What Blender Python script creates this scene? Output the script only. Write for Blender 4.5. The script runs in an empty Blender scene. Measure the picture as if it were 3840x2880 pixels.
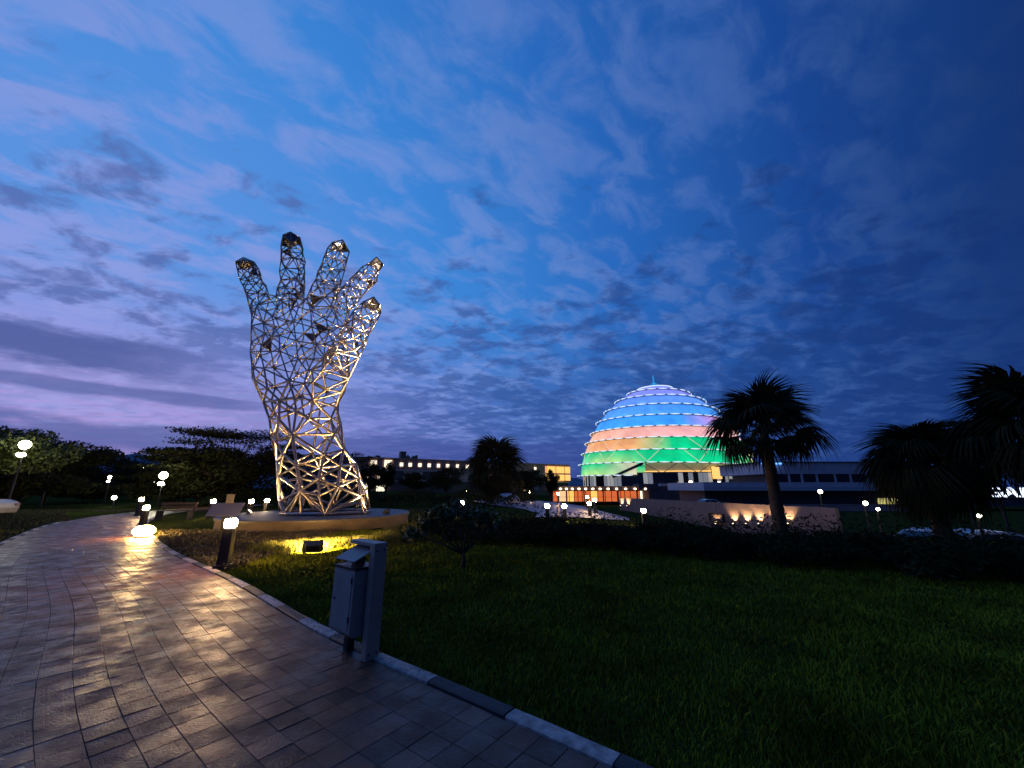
import bpy, bmesh, math, random
import numpy as np
from mathutils import Vector, Matrix

R = math.radians
sc = bpy.context.scene
C = sc.collection
random.seed(7)
rng = np.random.default_rng(7)

# ------------------------------------------------------------------ camera, sky, sun, exposure
F = 1442.0
PITCH = R(15.1)
CAMZ = 1.55
cp, sp = math.cos(PITCH), math.sin(PITCH)
cam = bpy.data.cameras.new('camera')
cam.sensor_width = 36.0
cam.lens = 36.0 * F / 3840.0
cam.clip_start = 0.05
cam.clip_end = 6000
camo = bpy.data.objects.new('camera', cam)
camo.location = (0, 0, CAMZ)
camo.rotation_euler = (R(90) + PITCH, 0, 0)
C.objects.link(camo)
sc.camera = camo

sc.render.engine = 'CYCLES'
sc.cycles.use_denoising = True
sc.cycles.max_bounces = 4
sc.cycles.diffuse_bounces = 1
sc.cycles.glossy_bounces = 3
sc.cycles.sample_clamp_indirect = 3.0
sc.cycles.sample_clamp_direct = 0.0
sc.cycles.caustics_reflective = False
sc.cycles.caustics_refractive = False
sc.view_settings.view_transform = 'Standard'
sc.view_settings.look = 'None'
sc.view_settings.exposure = 0.0
sc.view_settings.gamma = 1.0


class NT:
    """small helper for node trees"""
    def __init__(self, tree):
        self.t = tree
        tree.nodes.clear()

    def n(self, kind, **kw):
        nd = self.t.nodes.new(kind)
        ins = kw.pop('ins', {})
        for k, v in kw.items():
            setattr(nd, k, v)
        for k, v in ins.items():
            self.put(nd.inputs[k], v)
        return nd

    def put(self, sock, v):
        if isinstance(v, bpy.types.NodeSocket):
            self.t.links.new(v, sock)
        else:
            if sock.type == 'RGBA' and len(v) == 3:
                v = (*v, 1)
            sock.default_value = v

    def m(self, op, a, b=0.0, c=0.0):
        nd = self.n('ShaderNodeMath', operation=op)
        self.put(nd.inputs[0], a)
        self.put(nd.inputs[1], b)
        self.put(nd.inputs[2], c)
        return nd.outputs[0]

    def ss(self, v, lo, hi, a=0.0, b=1.0):
        nd = self.n('ShaderNodeMapRange', interpolation_type='SMOOTHSTEP')
        for i, x in enumerate((v, lo, hi, a, b)):
            self.put(nd.inputs[i], x)
        return nd.outputs[0]

    def mix(self, f, a, b, mode='MIX'):
        nd = self.n('ShaderNodeMix', data_type='RGBA', blend_type=mode)
        self.put(nd.inputs[0], f)
        self.put(nd.inputs[6], a)
        self.put(nd.inputs[7], b)
        return nd.outputs[2]

    def ramp(self, f, stops):
        nd = self.n('ShaderNodeValToRGB')
        el = nd.color_ramp.elements
        while len(el) < len(stops):
            el.new(0.5)
        for e, (p, c) in zip(el, stops):
            e.position = p
            e.color = (*c, 1) if len(c) == 3 else c
        self.put(nd.inputs[0], f)
        return nd.outputs[0]

    def noise(self, vec, scale, detail=6, rough=0.55, dist=0.0, lac=2.0):
        nd = self.n('ShaderNodeTexNoise')
        self.put(nd.inputs['Vector'], vec)
        nd.inputs['Scale'].default_value = scale
        nd.inputs['Detail'].default_value = detail
        nd.inputs['Roughness'].default_value = rough
        nd.inputs['Distortion'].default_value = dist
        nd.inputs['Lacunarity'].default_value = lac
        return nd.outputs['Fac']


SUN_AZ = R(-53)          # sunset direction, left of the view axis
world = bpy.data.worlds.new('World')
sc.world = world
world.use_nodes = True
w = NT(world.node_tree)
tc = w.n('ShaderNodeTexCoord')
D = tc.outputs['Generated']
sep = w.n('ShaderNodeSeparateXYZ', ins={0: D})
dx, dy, dz = sep.outputs
e = w.m('MAXIMUM', dz, 0.0)
hor = w.m('SQRT', w.m('ADD', w.m('MULTIPLY', dx, dx), w.m('MULTIPLY', dy, dy)))
v = w.m('DIVIDE', dz, w.m('MAXIMUM', hor, 0.05))
gx, gy = math.sin(SUN_AZ), math.cos(SUN_AZ)
g = w.m('ADD', w.m('MULTIPLY', dx, gx), w.m('MULTIPLY', dy, gy))
g01 = w.m('MULTIPLY_ADD', g, 0.5, 0.5)
gh = w.m('MULTIPLY_ADD', w.m('DIVIDE', g, w.m('MAXIMUM', hor, 0.05)), 0.5, 0.5)
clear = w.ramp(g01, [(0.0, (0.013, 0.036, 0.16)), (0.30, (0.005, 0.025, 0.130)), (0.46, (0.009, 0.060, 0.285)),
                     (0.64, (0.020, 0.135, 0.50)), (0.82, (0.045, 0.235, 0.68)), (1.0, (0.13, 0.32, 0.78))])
horc = w.ramp(gh, [(0.0, (0.010, 0.026, 0.11)), (0.35, (0.010, 0.045, 0.20)), (0.66, (0.024, 0.075, 0.30)),
                   (0.80, (0.060, 0.115, 0.41)), (0.93, (0.21, 0.22, 0.60)), (1.0, (0.42, 0.32, 0.70))])
hm = w.ss(v, 0.04, 0.50, 1.0, 0.0)
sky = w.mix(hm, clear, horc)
# dusk sky model adds its soft ambient tint
nish = w.n('ShaderNodeTexSky', sky_type='NISHITA')
nish.sun_disc = False
nish.sun_elevation = R(-1.5)
nish.sun_rotation = SUN_AZ
nish.altitude = 1500
sky = w.mix(0.012, sky, nish.outputs[0], 'ADD')
# cloud sheet coordinates (a flat layer overhead)
den = w.m('ADD', e, 0.16)
cu = w.m('DIVIDE', dx, den)
cv = w.m('DIVIDE', dy, den)
cvec = w.n('ShaderNodeCombineXYZ', ins={0: cu, 1: cv, 2: 0.0}).outputs[0]
mp0 = w.n('ShaderNodeMapping', ins={'Vector': cvec, 'Rotation': (0, 0, R(-38))})
mp = w.n('ShaderNodeMapping', ins={'Vector': mp0.outputs[0], 'Scale': (0.95, 1.6, 1), 'Location': (3.1, 1.7, 0)})
nA = w.noise(mp.outputs[0], 6.2, 10, 0.58, 0.45)
nA2 = w.noise(cvec, 1.7, 4, 0.5)
mask_hi = w.ss(w.m('ADD', nA, w.m('MULTIPLY_ADD', nA2, 0.55, -0.275)), 0.40, 0.64)
nA3 = w.noise(cvec, 9.0, 5, 0.6, 0.3)
mask_hi = w.m('MULTIPLY', mask_hi, w.ss(nA3, 0.20, 0.62, 0.55, 1.0))
litc = w.ramp(g01, [(0.0, (0.015, 0.035, 0.13)), (0.35, (0.011, 0.042, 0.175)), (0.52, (0.060, 0.145, 0.44)),
                    (0.80, (0.17, 0.29, 0.68)), (1.0, (0.33, 0.36, 0.77))])
sky = w.mix(w.m('MULTIPLY', mask_hi, 0.72), sky, litc)
# lower dark broken cloud
mp2 = w.n('ShaderNodeMapping', ins={'Vector': cvec, 'Rotation': (0, 0, R(20)), 'Scale': (1.0, 1.35, 1), 'Location': (7.7, -2.3, 0)})
nB = w.m('ADD', w.m('MULTIPLY', w.noise(mp2.outputs[0], 2.2, 4, 0.5, 0.2), 0.42), w.m('MULTIPLY', w.noise(mp2.outputs[0], 6.5, 9, 0.6, 0.3), 0.58))
low = w.ss(v, 0.15, 1.1, 1.0, 0.0)
thr = w.m('MULTIPLY_ADD', low, -0.17, 0.60)
mask_lo = w.ss(w.m('SUBTRACT', nB, thr), 0.0, 0.12)
darkc = w.ramp(gh, [(0.0, (0.008, 0.022, 0.09)), (0.40, (0.008, 0.036, 0.18)), (0.66, (0.020, 0.070, 0.28)),
                    (0.85, (0.042, 0.105, 0.36)), (1.0, (0.09, 0.14, 0.40))])
mask_lo = w.m('MULTIPLY', mask_lo, w.m('SUBTRACT', 1.0, w.m('MULTIPLY', w.ss(gh, 0.86, 0.97), w.ss(v, 0.16, 0.34, 0.7, 0.0))))
sky = w.mix(w.m('MULTIPLY', mask_lo, 0.78), sky, darkc)
# long bank of dark cloud over the afterglow
az = w.m('ARCTAN2', dx, dy)
bvec = w.n('ShaderNodeCombineXYZ', ins={0: w.m('MULTIPLY', az, 2.2), 1: w.m('MULTIPLY', v, 9.0), 2: 4.0}).outputs[0]
nC = w.noise(bvec, 1.6, 8, 0.6, 0.2)


def band(vc, hw, az_lo, az_hi, amp):
    c = w.m('SUBTRACT', v, vc)
    q = w.m('MULTIPLY_ADD', w.m('DIVIDE', w.m('ABSOLUTE', c), hw), -1.0, 1.0)
    q = w.m('ADD', q, w.m('MULTIPLY_ADD', nC, 2.4, -1.2))
    q = w.ss(q, 0.05, 0.55)
    return w.m('MULTIPLY', w.m('MULTIPLY', q, w.ss(az, az_lo, az_hi, 1.0, 0.0)), amp)


b1 = band(0.236, 0.050, -0.86, -0.58, 0.92)
b2 = band(0.172, 0.016, -0.66, -0.50, 0.7)
b3 = band(0.085, 0.05, -0.30, 1.2, 0.75)
darkb = w.ramp(gh, [(0.0, (0.004, 0.015, 0.09)), (0.6, (0.022, 0.055, 0.26)), (0.85, (0.055, 0.085, 0.34)), (1.0, (0.085, 0.12, 0.36))])
sky = w.mix(b1, sky, darkb)
sky = w.mix(b2, sky, darkb)
sky = w.mix(b3, sky, darkb)
# haze low on the afterglow horizon
sky = w.mix(w.ss(v, 0.0, 0.115, 0.85, 0.0), sky, w.ramp(gh, [(0.0, (0.004, 0.015, 0.08)), (0.5, (0.016, 0.05, 0.23)), (0.85, (0.045, 0.065, 0.27)), (1.0, (0.075, 0.09, 0.33))]))
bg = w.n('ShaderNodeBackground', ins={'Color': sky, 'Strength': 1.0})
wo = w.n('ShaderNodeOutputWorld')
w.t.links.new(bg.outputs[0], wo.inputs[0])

sun = bpy.data.lights.new('sun', 'SUN')
sun.energy = 0.02
sun.angle = R(25)
sun.color = (1.0, 0.75, 0.8)
suno = bpy.data.objects.new('sun', sun)
suno.rotation_euler = Vector((-gx, -gy, -0.08)).to_track_quat('-Z', 'Y').to_euler()
C.objects.link(suno)


# ------------------------------------------------------------------ helpers
def P(px, py, Y):
    """point at depth Y metres ahead that lies on the line of sight through a photo pixel"""
    xc = (px - 1920) / F
    yc = (1440 - py) / F
    k = Y / (cp - yc * sp)
    return Vector((xc * k, Y, CAMZ + (sp + yc * cp) * k))


def S(a, b, x):
    t = np.clip((x - a) / (b - a), 0, 1)
    return t * t * (3 - 2 * t)


def gz(x, y):
    """terrain height"""
    return (-1.05 * S(3, 13, x) * S(12, 23, y) - 1.1 * S(13, 20, x) * S(11, 18, y)
            - 2.2 * S(45, 120, y) * S(-60, 0, x) + 0.0)


_mats = {}


def mat(name, col=(0.5, 0.5, 0.5), rough=0.6, metal=0.0, var=0.25, scale=6.0, bump=0.0, bscale=40.0,
        emit=None, estr=0.0, spec=0.5, rvar=0.0):
    if name in _mats:
        return _mats[name]
    m = bpy.data.materials.new(name)
    m.use_nodes = True
    t = NT(m.node_tree)
    out = t.n('ShaderNodeOutputMaterial')
    b = t.n('ShaderNodeBsdfPrincipled')
    t.t.links.new(b.outputs[0], out.inputs[0])
    tc = t.n('ShaderNodeTexCoord')
    vec = tc.outputs['Object']
    nz = t.noise(vec, scale, 6, 0.6)
    lo = tuple(c * (1 - var) for c in col)
    hi = tuple(min(1, c * (1 + var)) for c in col)
    t.put(b.inputs['Base Color'], t.ramp(nz, [(0.3, lo), (0.7, hi)]))
    b.inputs['Metallic'].default_value = metal
    b.inputs['Specular IOR Level'].default_value = spec
    if rvar:
        t.put(b.inputs['Roughness'], t.ss(t.noise(vec, scale * 2.3, 5, 0.6), 0.3, 0.7, max(0.02, rough - rvar), min(1, rough + rvar)))
    else:
        b.inputs['Roughness'].default_value = rough
    if bump:
        bn = t.n('ShaderNodeBump', ins={'Strength': bump, 'Distance': 0.02, 'Height': t.noise(vec, bscale, 5, 0.6)})
        t.put(b.inputs['Normal'], bn.outputs[0])
    if emit:
        t.put(b.inputs['Emission Color'], emit)
        b.inputs['Emission Strength'].default_value = estr
    _mats[name] = m
    return m


class MB:
    """collects faces into one mesh"""
    def __init__(self):
        self.v = []
        self.f = []

    def add(self, verts, faces):
        o = len(self.v)
        self.v += [tuple(x) for x in verts]
        self.f += [tuple(i + o for i in fc) for fc in faces]
        return self

    def box(self, x0, x1, y0, y1, z0, z1, M=None):
        vs = [Vector((x, y, z)) for z in (z0, z1) for y in (y0, y1) for x in (x0, x1)]
        if M is not None:
            vs = [M @ q for q in vs]
        return self.add(vs, [(0, 2, 3, 1), (4, 5, 7, 6), (0, 1, 5, 4), (2, 6, 7, 3), (0, 4, 6, 2), (1, 3, 7, 5)])

    def tube(self, pts, rad, n=8, cap=True):
        pts = [Vector(p) for p in pts]
        if not hasattr(rad, '__len__'):
            rad = [rad] * len(pts)
        rings = []
        prev = None
        for i, p in enumerate(pts):
            d = (pts[min(i + 1, len(pts) - 1)] - pts[max(i - 1, 0)]).normalized()
            if prev is None:
                a = d.orthogonal().normalized()
            else:
                a = (prev - d * prev.dot(d)).normalized()
            prev = a
            b = d.cross(a)
            rings.append([p + (a * math.cos(2 * math.pi * k / n) + b * math.sin(2 * math.pi * k / n)) * rad[i] for k in range(n)])
        vs = [q for r in rings for q in r]
        fs = []
        for i in range(len(pts) - 1):
            for k in range(n):
                fs.append((i * n + k, i * n + (k + 1) % n, (i + 1) * n + (k + 1) % n, (i + 1) * n + k))
        if cap:
            fs.append(tuple(reversed(range(n))))
            fs.append(tuple(range((len(pts) - 1) * n, len(pts) * n)))
        return self.add(vs, fs)

    def lathe(self, prof, n=20, c=(0, 0, 0)):
        vs = [(c[0] + r * math.cos(2 * math.pi * k / n), c[1] + r * math.sin(2 * math.pi * k / n), c[2] + z) for r, z in prof for k in range(n)]
        fs = []
        for i in range(len(prof) - 1):
            for k in range(n):
                fs.append((i * n + k, i * n + (k + 1) % n, (i + 1) * n + (k + 1) % n, (i + 1) * n + k))
        fs.append(tuple(reversed(range(n))))
        fs.append(tuple(range((len(prof) - 1) * n, len(prof) * n)))
        return self.add(vs, fs)

    def prism(self, poly, z0, z1):
        n = len(poly)
        vs = [(x, y, z0) for x, y in poly] + [(x, y, z1) for x, y in poly]
        fs = [tuple(reversed(range(n))), tuple(range(n, 2 * n))] + [(i, (i + 1) % n, n + (i + 1) % n, n + i) for i in range(n)]
        return self.add(vs, fs)

    def mesh(self, name, smooth=False):
        me = bpy.data.meshes.new(name)
        me.from_pydata(self.v, [], self.f)
        me.update()
        if smooth:
            me.polygons.foreach_set('use_smooth', [True] * len(me.polygons))
        return me

    def build(self, name, m, parent=None, local=True, smooth=False, bevel=0.0, label=None):
        return link(self.mesh(name, smooth), name, m, parent, local, bevel, label)


def link(me, name, m, parent=None, local=True, bevel=0.0, label=None):
    o = bpy.data.objects.new(name, me)
    if m is not None and not len(me.materials):
        me.materials.append(m)
    C.objects.link(o)
    if parent is not None:
        o.parent = parent
        if not local and parent.type == 'EMPTY':
            o.matrix_parent_inverse = Matrix.Translation(-Vector(parent.location))
    if bevel:
        bv = o.modifiers.new('bevel', 'BEVEL')
        bv.width = bevel
        bv.segments = 2
        bv.limit_method = 'ANGLE'
    if label:
        o['label'] = label
    return o


def tag(o, label=None, cat=None, group=None, kind=None):
    if label:
        o['label'] = label
    if cat:
        o['category'] = cat
    if group:
        o['group'] = group
    if kind:
        o['kind'] = kind
    return o


def thing(name, label, cat, loc=(0, 0, 0), rz=0.0, group=None):
    o = bpy.data.objects.new(name, None)
    o.empty_display_size = 0.2
    o.location = loc
    o.rotation_euler = (0, 0, rz)
    C.objects.link(o)
    return tag(o, label, cat, group)


def copy_tree(o, parent=None):
    c = o.copy()
    C.objects.link(c)
    if parent is not None:
        c.parent = parent
    for ch in list(o.children):
        if ch.type != 'LIGHT':
            copy_tree(ch, c)
    return c


def npmesh(name, V, Fc, smooth=False):
    """mesh from arrays, faces all of one size"""
    V = np.asarray(V, np.float32)
    Fc = np.asarray(Fc, np.int32)
    k = Fc.shape[1]
    me = bpy.data.meshes.new(name)
    me.vertices.add(len(V))
    me.vertices.foreach_set('co', V.ravel())
    me.loops.add(Fc.size)
    me.loops.foreach_set('vertex_index', Fc.ravel())
    me.polygons.add(len(Fc))
    me.polygons.foreach_set('loop_start', np.arange(len(Fc), dtype=np.int32) * k)
    me.polygons.foreach_set('loop_total', np.full(len(Fc), k, np.int32))
    me.update(calc_edges=True)
    if smooth:
        me.polygons.foreach_set('use_smooth', np.ones(len(Fc), bool))
    return me


def leaf_mesh(name, centers, size, aspect=0.45, droop=0.3, rg=rng, normals=None):
    """one small folded diamond leaf at each centre"""
    n = len(centers)
    d = rg.normal(size=(n, 3))
    d[:, 2] -= droop
    d /= np.linalg.norm(d, axis=1)[:, None]
    a = rg.normal(size=(n, 3))
    s = np.cross(d, a)
    s /= np.linalg.norm(s, axis=1)[:, None]
    nn = np.cross(s, d)
    L = size * (0.6 + 0.8 * rg.random(n))[:, None]
    c = np.asarray(centers)
    p0 = c - d * L * 0.5
    p1 = c + s * L * aspect * 0.5 + nn * L * 0.08
    p2 = c + d * L * 0.5 - nn * L * 0.06
    p3 = c - s * L * aspect * 0.5 + nn * L * 0.08
    V = np.stack([p0, p1, p2, p3], 1).reshape(-1, 3)
    Fc = np.arange(4 * n).reshape(n, 4)
    return npmesh(name, V, Fc)


def blob_points(blobs, per, rg=rng, shell=0.55):
    """points in ellipsoid clumps (cx,cy,cz,rx,ry,rz), thicker towards the skin"""
    out = []
    tot = sum((b[3] * b[4] * b[5]) ** 0.67 for b in blobs)
    for b in blobs:
        k = max(8, int(per * (b[3] * b[4] * b[5]) ** 0.67 / tot))
        d = rg.normal(size=(k, 3))
        d /= np.linalg.norm(d, axis=1)[:, None]
        r = rg.random(k) ** (1 - shell)
        out.append(np.array(b[:3]) + d * r[:, None] * np.array(b[3:]))
    return np.concatenate(out)


def light(kind, loc, watts, col, target=None, size=0.1, cone=60, blend=0.5, parent=None, name='lamp_light'):
    l = bpy.data.lights.new(name, kind)
    l.energy = watts
    l.color = col
    l.shadow_soft_size = size
    if kind == 'SPOT':
        l.spot_size = R(cone)
        l.spot_blend = blend
    o = bpy.data.objects.new(name, l)
    C.objects.link(o)
    o.location = loc
    if target is not None:
        o.rotation_euler = (Vector(target) - Vector(loc)).to_track_quat('-Z', 'Y').to_euler()
    if parent is not None:
        o.parent = parent
        o.matrix_parent_inverse = Matrix.Translation(-Vector(parent.location))
    return o


# ------------------------------------------------------------------ materials
WARM = (1.0, 0.60, 0.26)
GOLD = (1.0, 0.66, 0.30)
M_lamp = mat('lamp_glass_lit', (0.9, 0.8, 0.6), 0.4, emit=(1.0, 0.62, 0.30), estr=210)
M_lampnear = mat('near_lamp_glass_lit', (0.9, 0.8, 0.6), 0.4, emit=(1.0, 0.60, 0.27), estr=270)
M_lampfar = mat('far_lamp_lit', (0.9, 0.8, 0.6), 0.4, emit=(1.0, 0.72, 0.42), estr=9)
M_flood = mat('flood_lens_lit', (0.9, 0.8, 0.5), 0.3, emit=(1.0, 0.60, 0.18), estr=190)
M_cool = mat('street_lamp_lit', (0.9, 0.9, 0.8), 0.4, emit=(1.0, 0.93, 0.64), estr=22)
M_coolhi = mat('bright_street_lamp_lit', (0.9, 0.9, 0.8), 0.4, emit=(1.0, 0.93, 0.64), estr=75)
M_dark = mat('dark_painted_metal', (0.03, 0.03, 0.032), 0.45, 0.3, bump=0.1)
M_steel = mat('stainless_steel', (0.36, 0.315, 0.285), 0.33, 1.0, var=0.15, scale=3, rvar=0.08)
M_plate = mat('dark_steel_plate', (0.10, 0.10, 0.115), 0.35, 0.9, var=0.2, scale=2)
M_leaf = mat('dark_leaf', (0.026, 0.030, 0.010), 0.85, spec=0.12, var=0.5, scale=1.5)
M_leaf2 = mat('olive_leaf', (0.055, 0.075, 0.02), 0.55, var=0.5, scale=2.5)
M_palm = mat('palm_leaf', (0.018, 0.020, 0.008), 0.8, spec=0.12, var=0.4, scale=2)
M_bark = mat('bark', (0.04, 0.03, 0.022), 0.9, var=0.5, scale=9, bump=0.6, bscale=25)
M_grass = mat('grass_blade', (0.165, 0.185, 0.014), 0.85, spec=0.06, var=0.55, scale=1.2)
M_soil = mat('soil_and_turf', (0.040, 0.050, 0.012), 1.0, spec=0.0, var=0.5, scale=5, bump=0.5, bscale=60)
M_conc = mat('plinth_concrete', (0.085, 0.06, 0.048), 0.8, var=0.35, scale=2.2, bump=0.35, bscale=18)
M_conc2 = mat('plinth_top_stone', (0.055, 0.045, 0.048), 0.55, var=0.25, scale=2.5, bump=0.2, bscale=30)
M_render = mat('wall_render', (0.22, 0.165, 0.155), 0.8, var=0.12, scale=1.3, bump=0.15, bscale=30)
M_pale = mat('pale_cladding', (0.62, 0.50, 0.52), 0.7, var=0.12, scale=0.7)
M_darkclad = mat('dark_cladding', (0.10, 0.08, 0.09), 0.6, var=0.2, scale=0.8)
M_brown = mat('terracotta_screen', (0.62, 0.38, 0.34), 0.7, var=0.2, scale=0.5)
M_glassdark = mat('dark_window_glass', (0.012, 0.013, 0.018), 0.08, var=0.2)
M_winwarm = mat('warm_lit_window', (0.6, 0.5, 0.3), 0.5, emit=(1.0, 0.52, 0.12), estr=1.3)
M_winwhite = mat('white_lit_window', (0.6, 0.6, 0.5), 0.5, emit=(1.0, 0.86, 0.62), estr=1.6)
M_wingreen = mat('yellow_green_lit_window', (0.5, 0.5, 0.3), 0.5, emit=(0.72, 0.66, 0.20), estr=0.8)
M_orange = mat('orange_lit_interior', (0.6, 0.3, 0.15), 0.5, emit=(1.0, 0.20, 0.055), estr=0.72)
M_led = mat('white_led_tube', (0.9, 0.9, 0.95), 0.4, emit=(0.78, 0.90, 1.0), estr=0.95)
M_white = mat('white_paint', (0.42, 0.33, 0.30), 0.8, var=0.5, scale=14, bump=0.3, bscale=70)

# ------------------------------------------------------------------ path outline
RE = [(6.2, -2.0), (3.50, 0.24), (0.69, 2.59), (-2.0, 4.68), (-4.8, 7.2), (-9.1, 10.8), (-14.0, 15.6), (-18.4, 20.6), (-21.5, 26.0), (-22.5, 32.0), (-21.5, 39.0), (-18.5, 46.0)]
PW = 3.0


def catmull(pts, step):
    pts = [np.array(p, float) for p in pts]
    out = []
    for i in range(1, len(pts) - 2):
        a, b, c, d = pts[i - 1:i + 3]
        for t in np.linspace(0, 1, 40, endpoint=False):
            out.append(0.5 * ((2 * b) + (c - a) * t + (2 * a - 5 * b + 4 * c - d) * t * t + (3 * b - a - 3 * c + d) * t ** 3))
    out = np.array(out)
    s = np.concatenate([[0], np.cumsum(np.linalg.norm(np.diff(out, axis=0), axis=1))])
    q = np.arange(0, s[-1], step)
    return np.stack([np.interp(q, s, out[:, k]) for k in (0, 1)], 1)


edgeR = catmull(RE, 0.05)
tan = np.gradient(edgeR, axis=0)
tan /= np.linalg.norm(tan, axis=1)[:, None]
nrm = np.stack([-tan[:, 1], tan[:, 0]], 1)      # points away from the lawn, across the path
if (nrm[10] @ np.array([-0.64, -0.77])) < 0:
    nrm = -nrm
ELEN = len(edgeR) * 0.05


def on_path(s, t):
    """s metres along the right edge, t metres across"""
    i = min(max(s / 0.05, 0), len(edgeR) - 2)
    k = int(i)
    f = i - k
    p = edgeR[k] * (1 - f) + edgeR[k + 1] * f
    n_ = nrm[k] * (1 - f) + nrm[k + 1] * f
    return p + n_ * t


def in_path(xy, pad=0.0):
    """bool: points on the path or its kerbs"""
    xy = np.asarray(xy)
    sub = edgeR[::8]
    sn = nrm[::8]
    res = np.zeros(len(xy), bool)
    for a in range(0, len(xy), 20000):
        q = xy[a:a + 20000]
        d2 = ((q[:, None] - sub[None]) ** 2).sum(2)
        j = d2.argmin(1)
        t = ((q - sub[j]) * sn[j]).sum(1)
        res[a:a + 20000] = (t > -0.16 - pad) & (t < PW + 0.16 + pad)
    return res


# ------------------------------------------------------------------ ground
def make_ground():
    ax = np.concatenate([[-3000, -1500, -700, -350, -180], np.arange(-100, 101, 2.0), [180, 350, 700, 1500, 3000]])
    ay = np.concatenate([[-600, -200, -60], np.arange(-30, 151, 2.0), [200, 300, 500, 900, 1600, 3200]])
    X, Y = np.meshgrid(ax, ay)
    Z = gz(X, Y) - 0.03
    V = np.stack([X, Y, Z], 2).reshape(-1, 3)
    nx = len(ax)
    i, j = np.meshgrid(np.arange(nx - 1), np.arange(len(ay) - 1))
    a = (j * nx + i).ravel()
    o = link(npmesh('ground', V, np.stack([a, a + 1, a + nx + 1, a + nx], 1), True), 'ground', M_soil)
    tag(o, 'dark turf ground falling away to the road and the conference hall', 'ground', kind='structure')


make_ground()

# path bed, pavers, kerbs
M_bed = mat('joint_sand', (0.07, 0.045, 0.035), 0.9)
bed = MB()
ss_ = np.arange(0, ELEN - 0.2, 0.25)
L_, R_ = [on_path(s, PW) for s in ss_], [on_path(s, 0) for s in ss_]
bv = [(p[0], p[1], gz(p[0], p[1]) - 0.004) for p in R_] + [(p[0], p[1], gz(p[0], p[1]) - 0.004) for p in L_]
nb = len(ss_)
bed.add(bv, [(i, i + 1, nb + i + 1, nb + i) for i in range(nb - 1)])
path = bed.build('footpath', M_bed)
tag(path, 'curving footpath of square stamped concrete pavers with a damp sheen', 'path', kind='structure')


def paver_material():
    m = bpy.data.materials.new('stamped_paver')
    m.use_nodes = True
    t = NT(m.node_tree)
    out = t.n('ShaderNodeOutputMaterial')
    b = t.n('ShaderNodeBsdfPrincipled')
    t.t.links.new(b.outputs[0], out.inputs[0])
    tc = t.n('ShaderNodeTexCoord')
    oi = t.n('ShaderNodeObjectInfo')
    geo = t.n('ShaderNodeNewGeometry')
    uv = t.n('ShaderNodeUVMap').outputs[0]
    pos = geo.outputs['Position']
    nz = t.noise(pos, 2.2, 6, 0.62)
    nf = t.noise(pos, 35, 5, 0.65)
    at = t.n('ShaderNodeAttribute', attribute_name='tint')
    col = t.ramp(nz, [(0.30, (0.105, 0.040, 0.024)), (0.55, (0.18, 0.068, 0.038)), (0.75, (0.25, 0.097, 0.054))])
    col = t.mix(t.m('MULTIPLY', nf, 0.6), col, (0.10, 0.046, 0.03))
    hs = t.n('ShaderNodeHueSaturation', ins={'Color': col, 'Value': t.m('MULTIPLY_ADD', at.outputs['Fac'], 0.7, 0.62)})
    t.put(b.inputs['Base Color'], hs.outputs[0])
    # fan arcs pressed into each square
    su = t.n('ShaderNodeSeparateXYZ', ins={0: uv})
    arcs = None
    for (cx, cy) in ((0.0, 0.0), (1.0, 0.0), (0.5, 1.0)):
        du = t.m('SUBTRACT', su.outputs[0], cx)
        dv = t.m('SUBTRACT', su.outputs[1], cy)
        r_ = t.m('SQRT', t.m('ADD', t.m('MULTIPLY', du, du), t.m('MULTIPLY', dv, dv)))
        q = t.m('ABSOLUTE', t.m('SUBTRACT', t.m('FRACT', t.m('MULTIPLY', r_, 4.0)), 0.5))
        q = t.ss(q, 0.0, 0.14)
        arcs = q if arcs is None else t.m('MINIMUM', arcs, q)
    gu = t.ss(t.m('ABSOLUTE', t.m('SUBTRACT', t.m('FRACT', t.m('MULTIPLY', su.outputs[1], 2.0)), 0.5)), 0.0, 0.05)
    h = t.m('MINIMUM', arcs, gu)
    h = t.m('ADD', t.m('MULTIPLY', h, 0.26), t.m('MULTIPLY', nf, 0.9))
    h = t.m('ADD', h, t.m('MULTIPLY', t.noise(pos, 7.0, 4, 0.6), 1.3))
    bn = t.n('ShaderNodeBump', ins={'Strength': 0.45, 'Distance': 0.010, 'Height': h})
    t.put(b.inputs['Normal'], bn.outputs[0])
    t.put(b.inputs['Roughness'], t.ss(t.noise(pos, 2.6, 7, 0.68), 0.35, 0.66, 0.31, 0.68))
    b.inputs['Specular IOR Level'].default_value = 0.34
    return m


M_paver = paver_material()
TS = 0.20
NCOL = int(PW / TS)
pv_list = []
for r in range(int((ELEN - 1.2) / TS)):
    for c in range(NCOL):
        s0, t0 = 0.1 + r * TS, c * TS
        q = [on_path(s0 + 0.001, t0 + 0.001), on_path(s0 + TS - 0.001, t0 + 0.001), on_path(s0 + TS - 0.001, t0 + TS - 0.001), on_path(s0 + 0.001, t0 + TS - 0.001)]
        cen = sum(q) / 4
        pv_list.append((q, cen))


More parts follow.
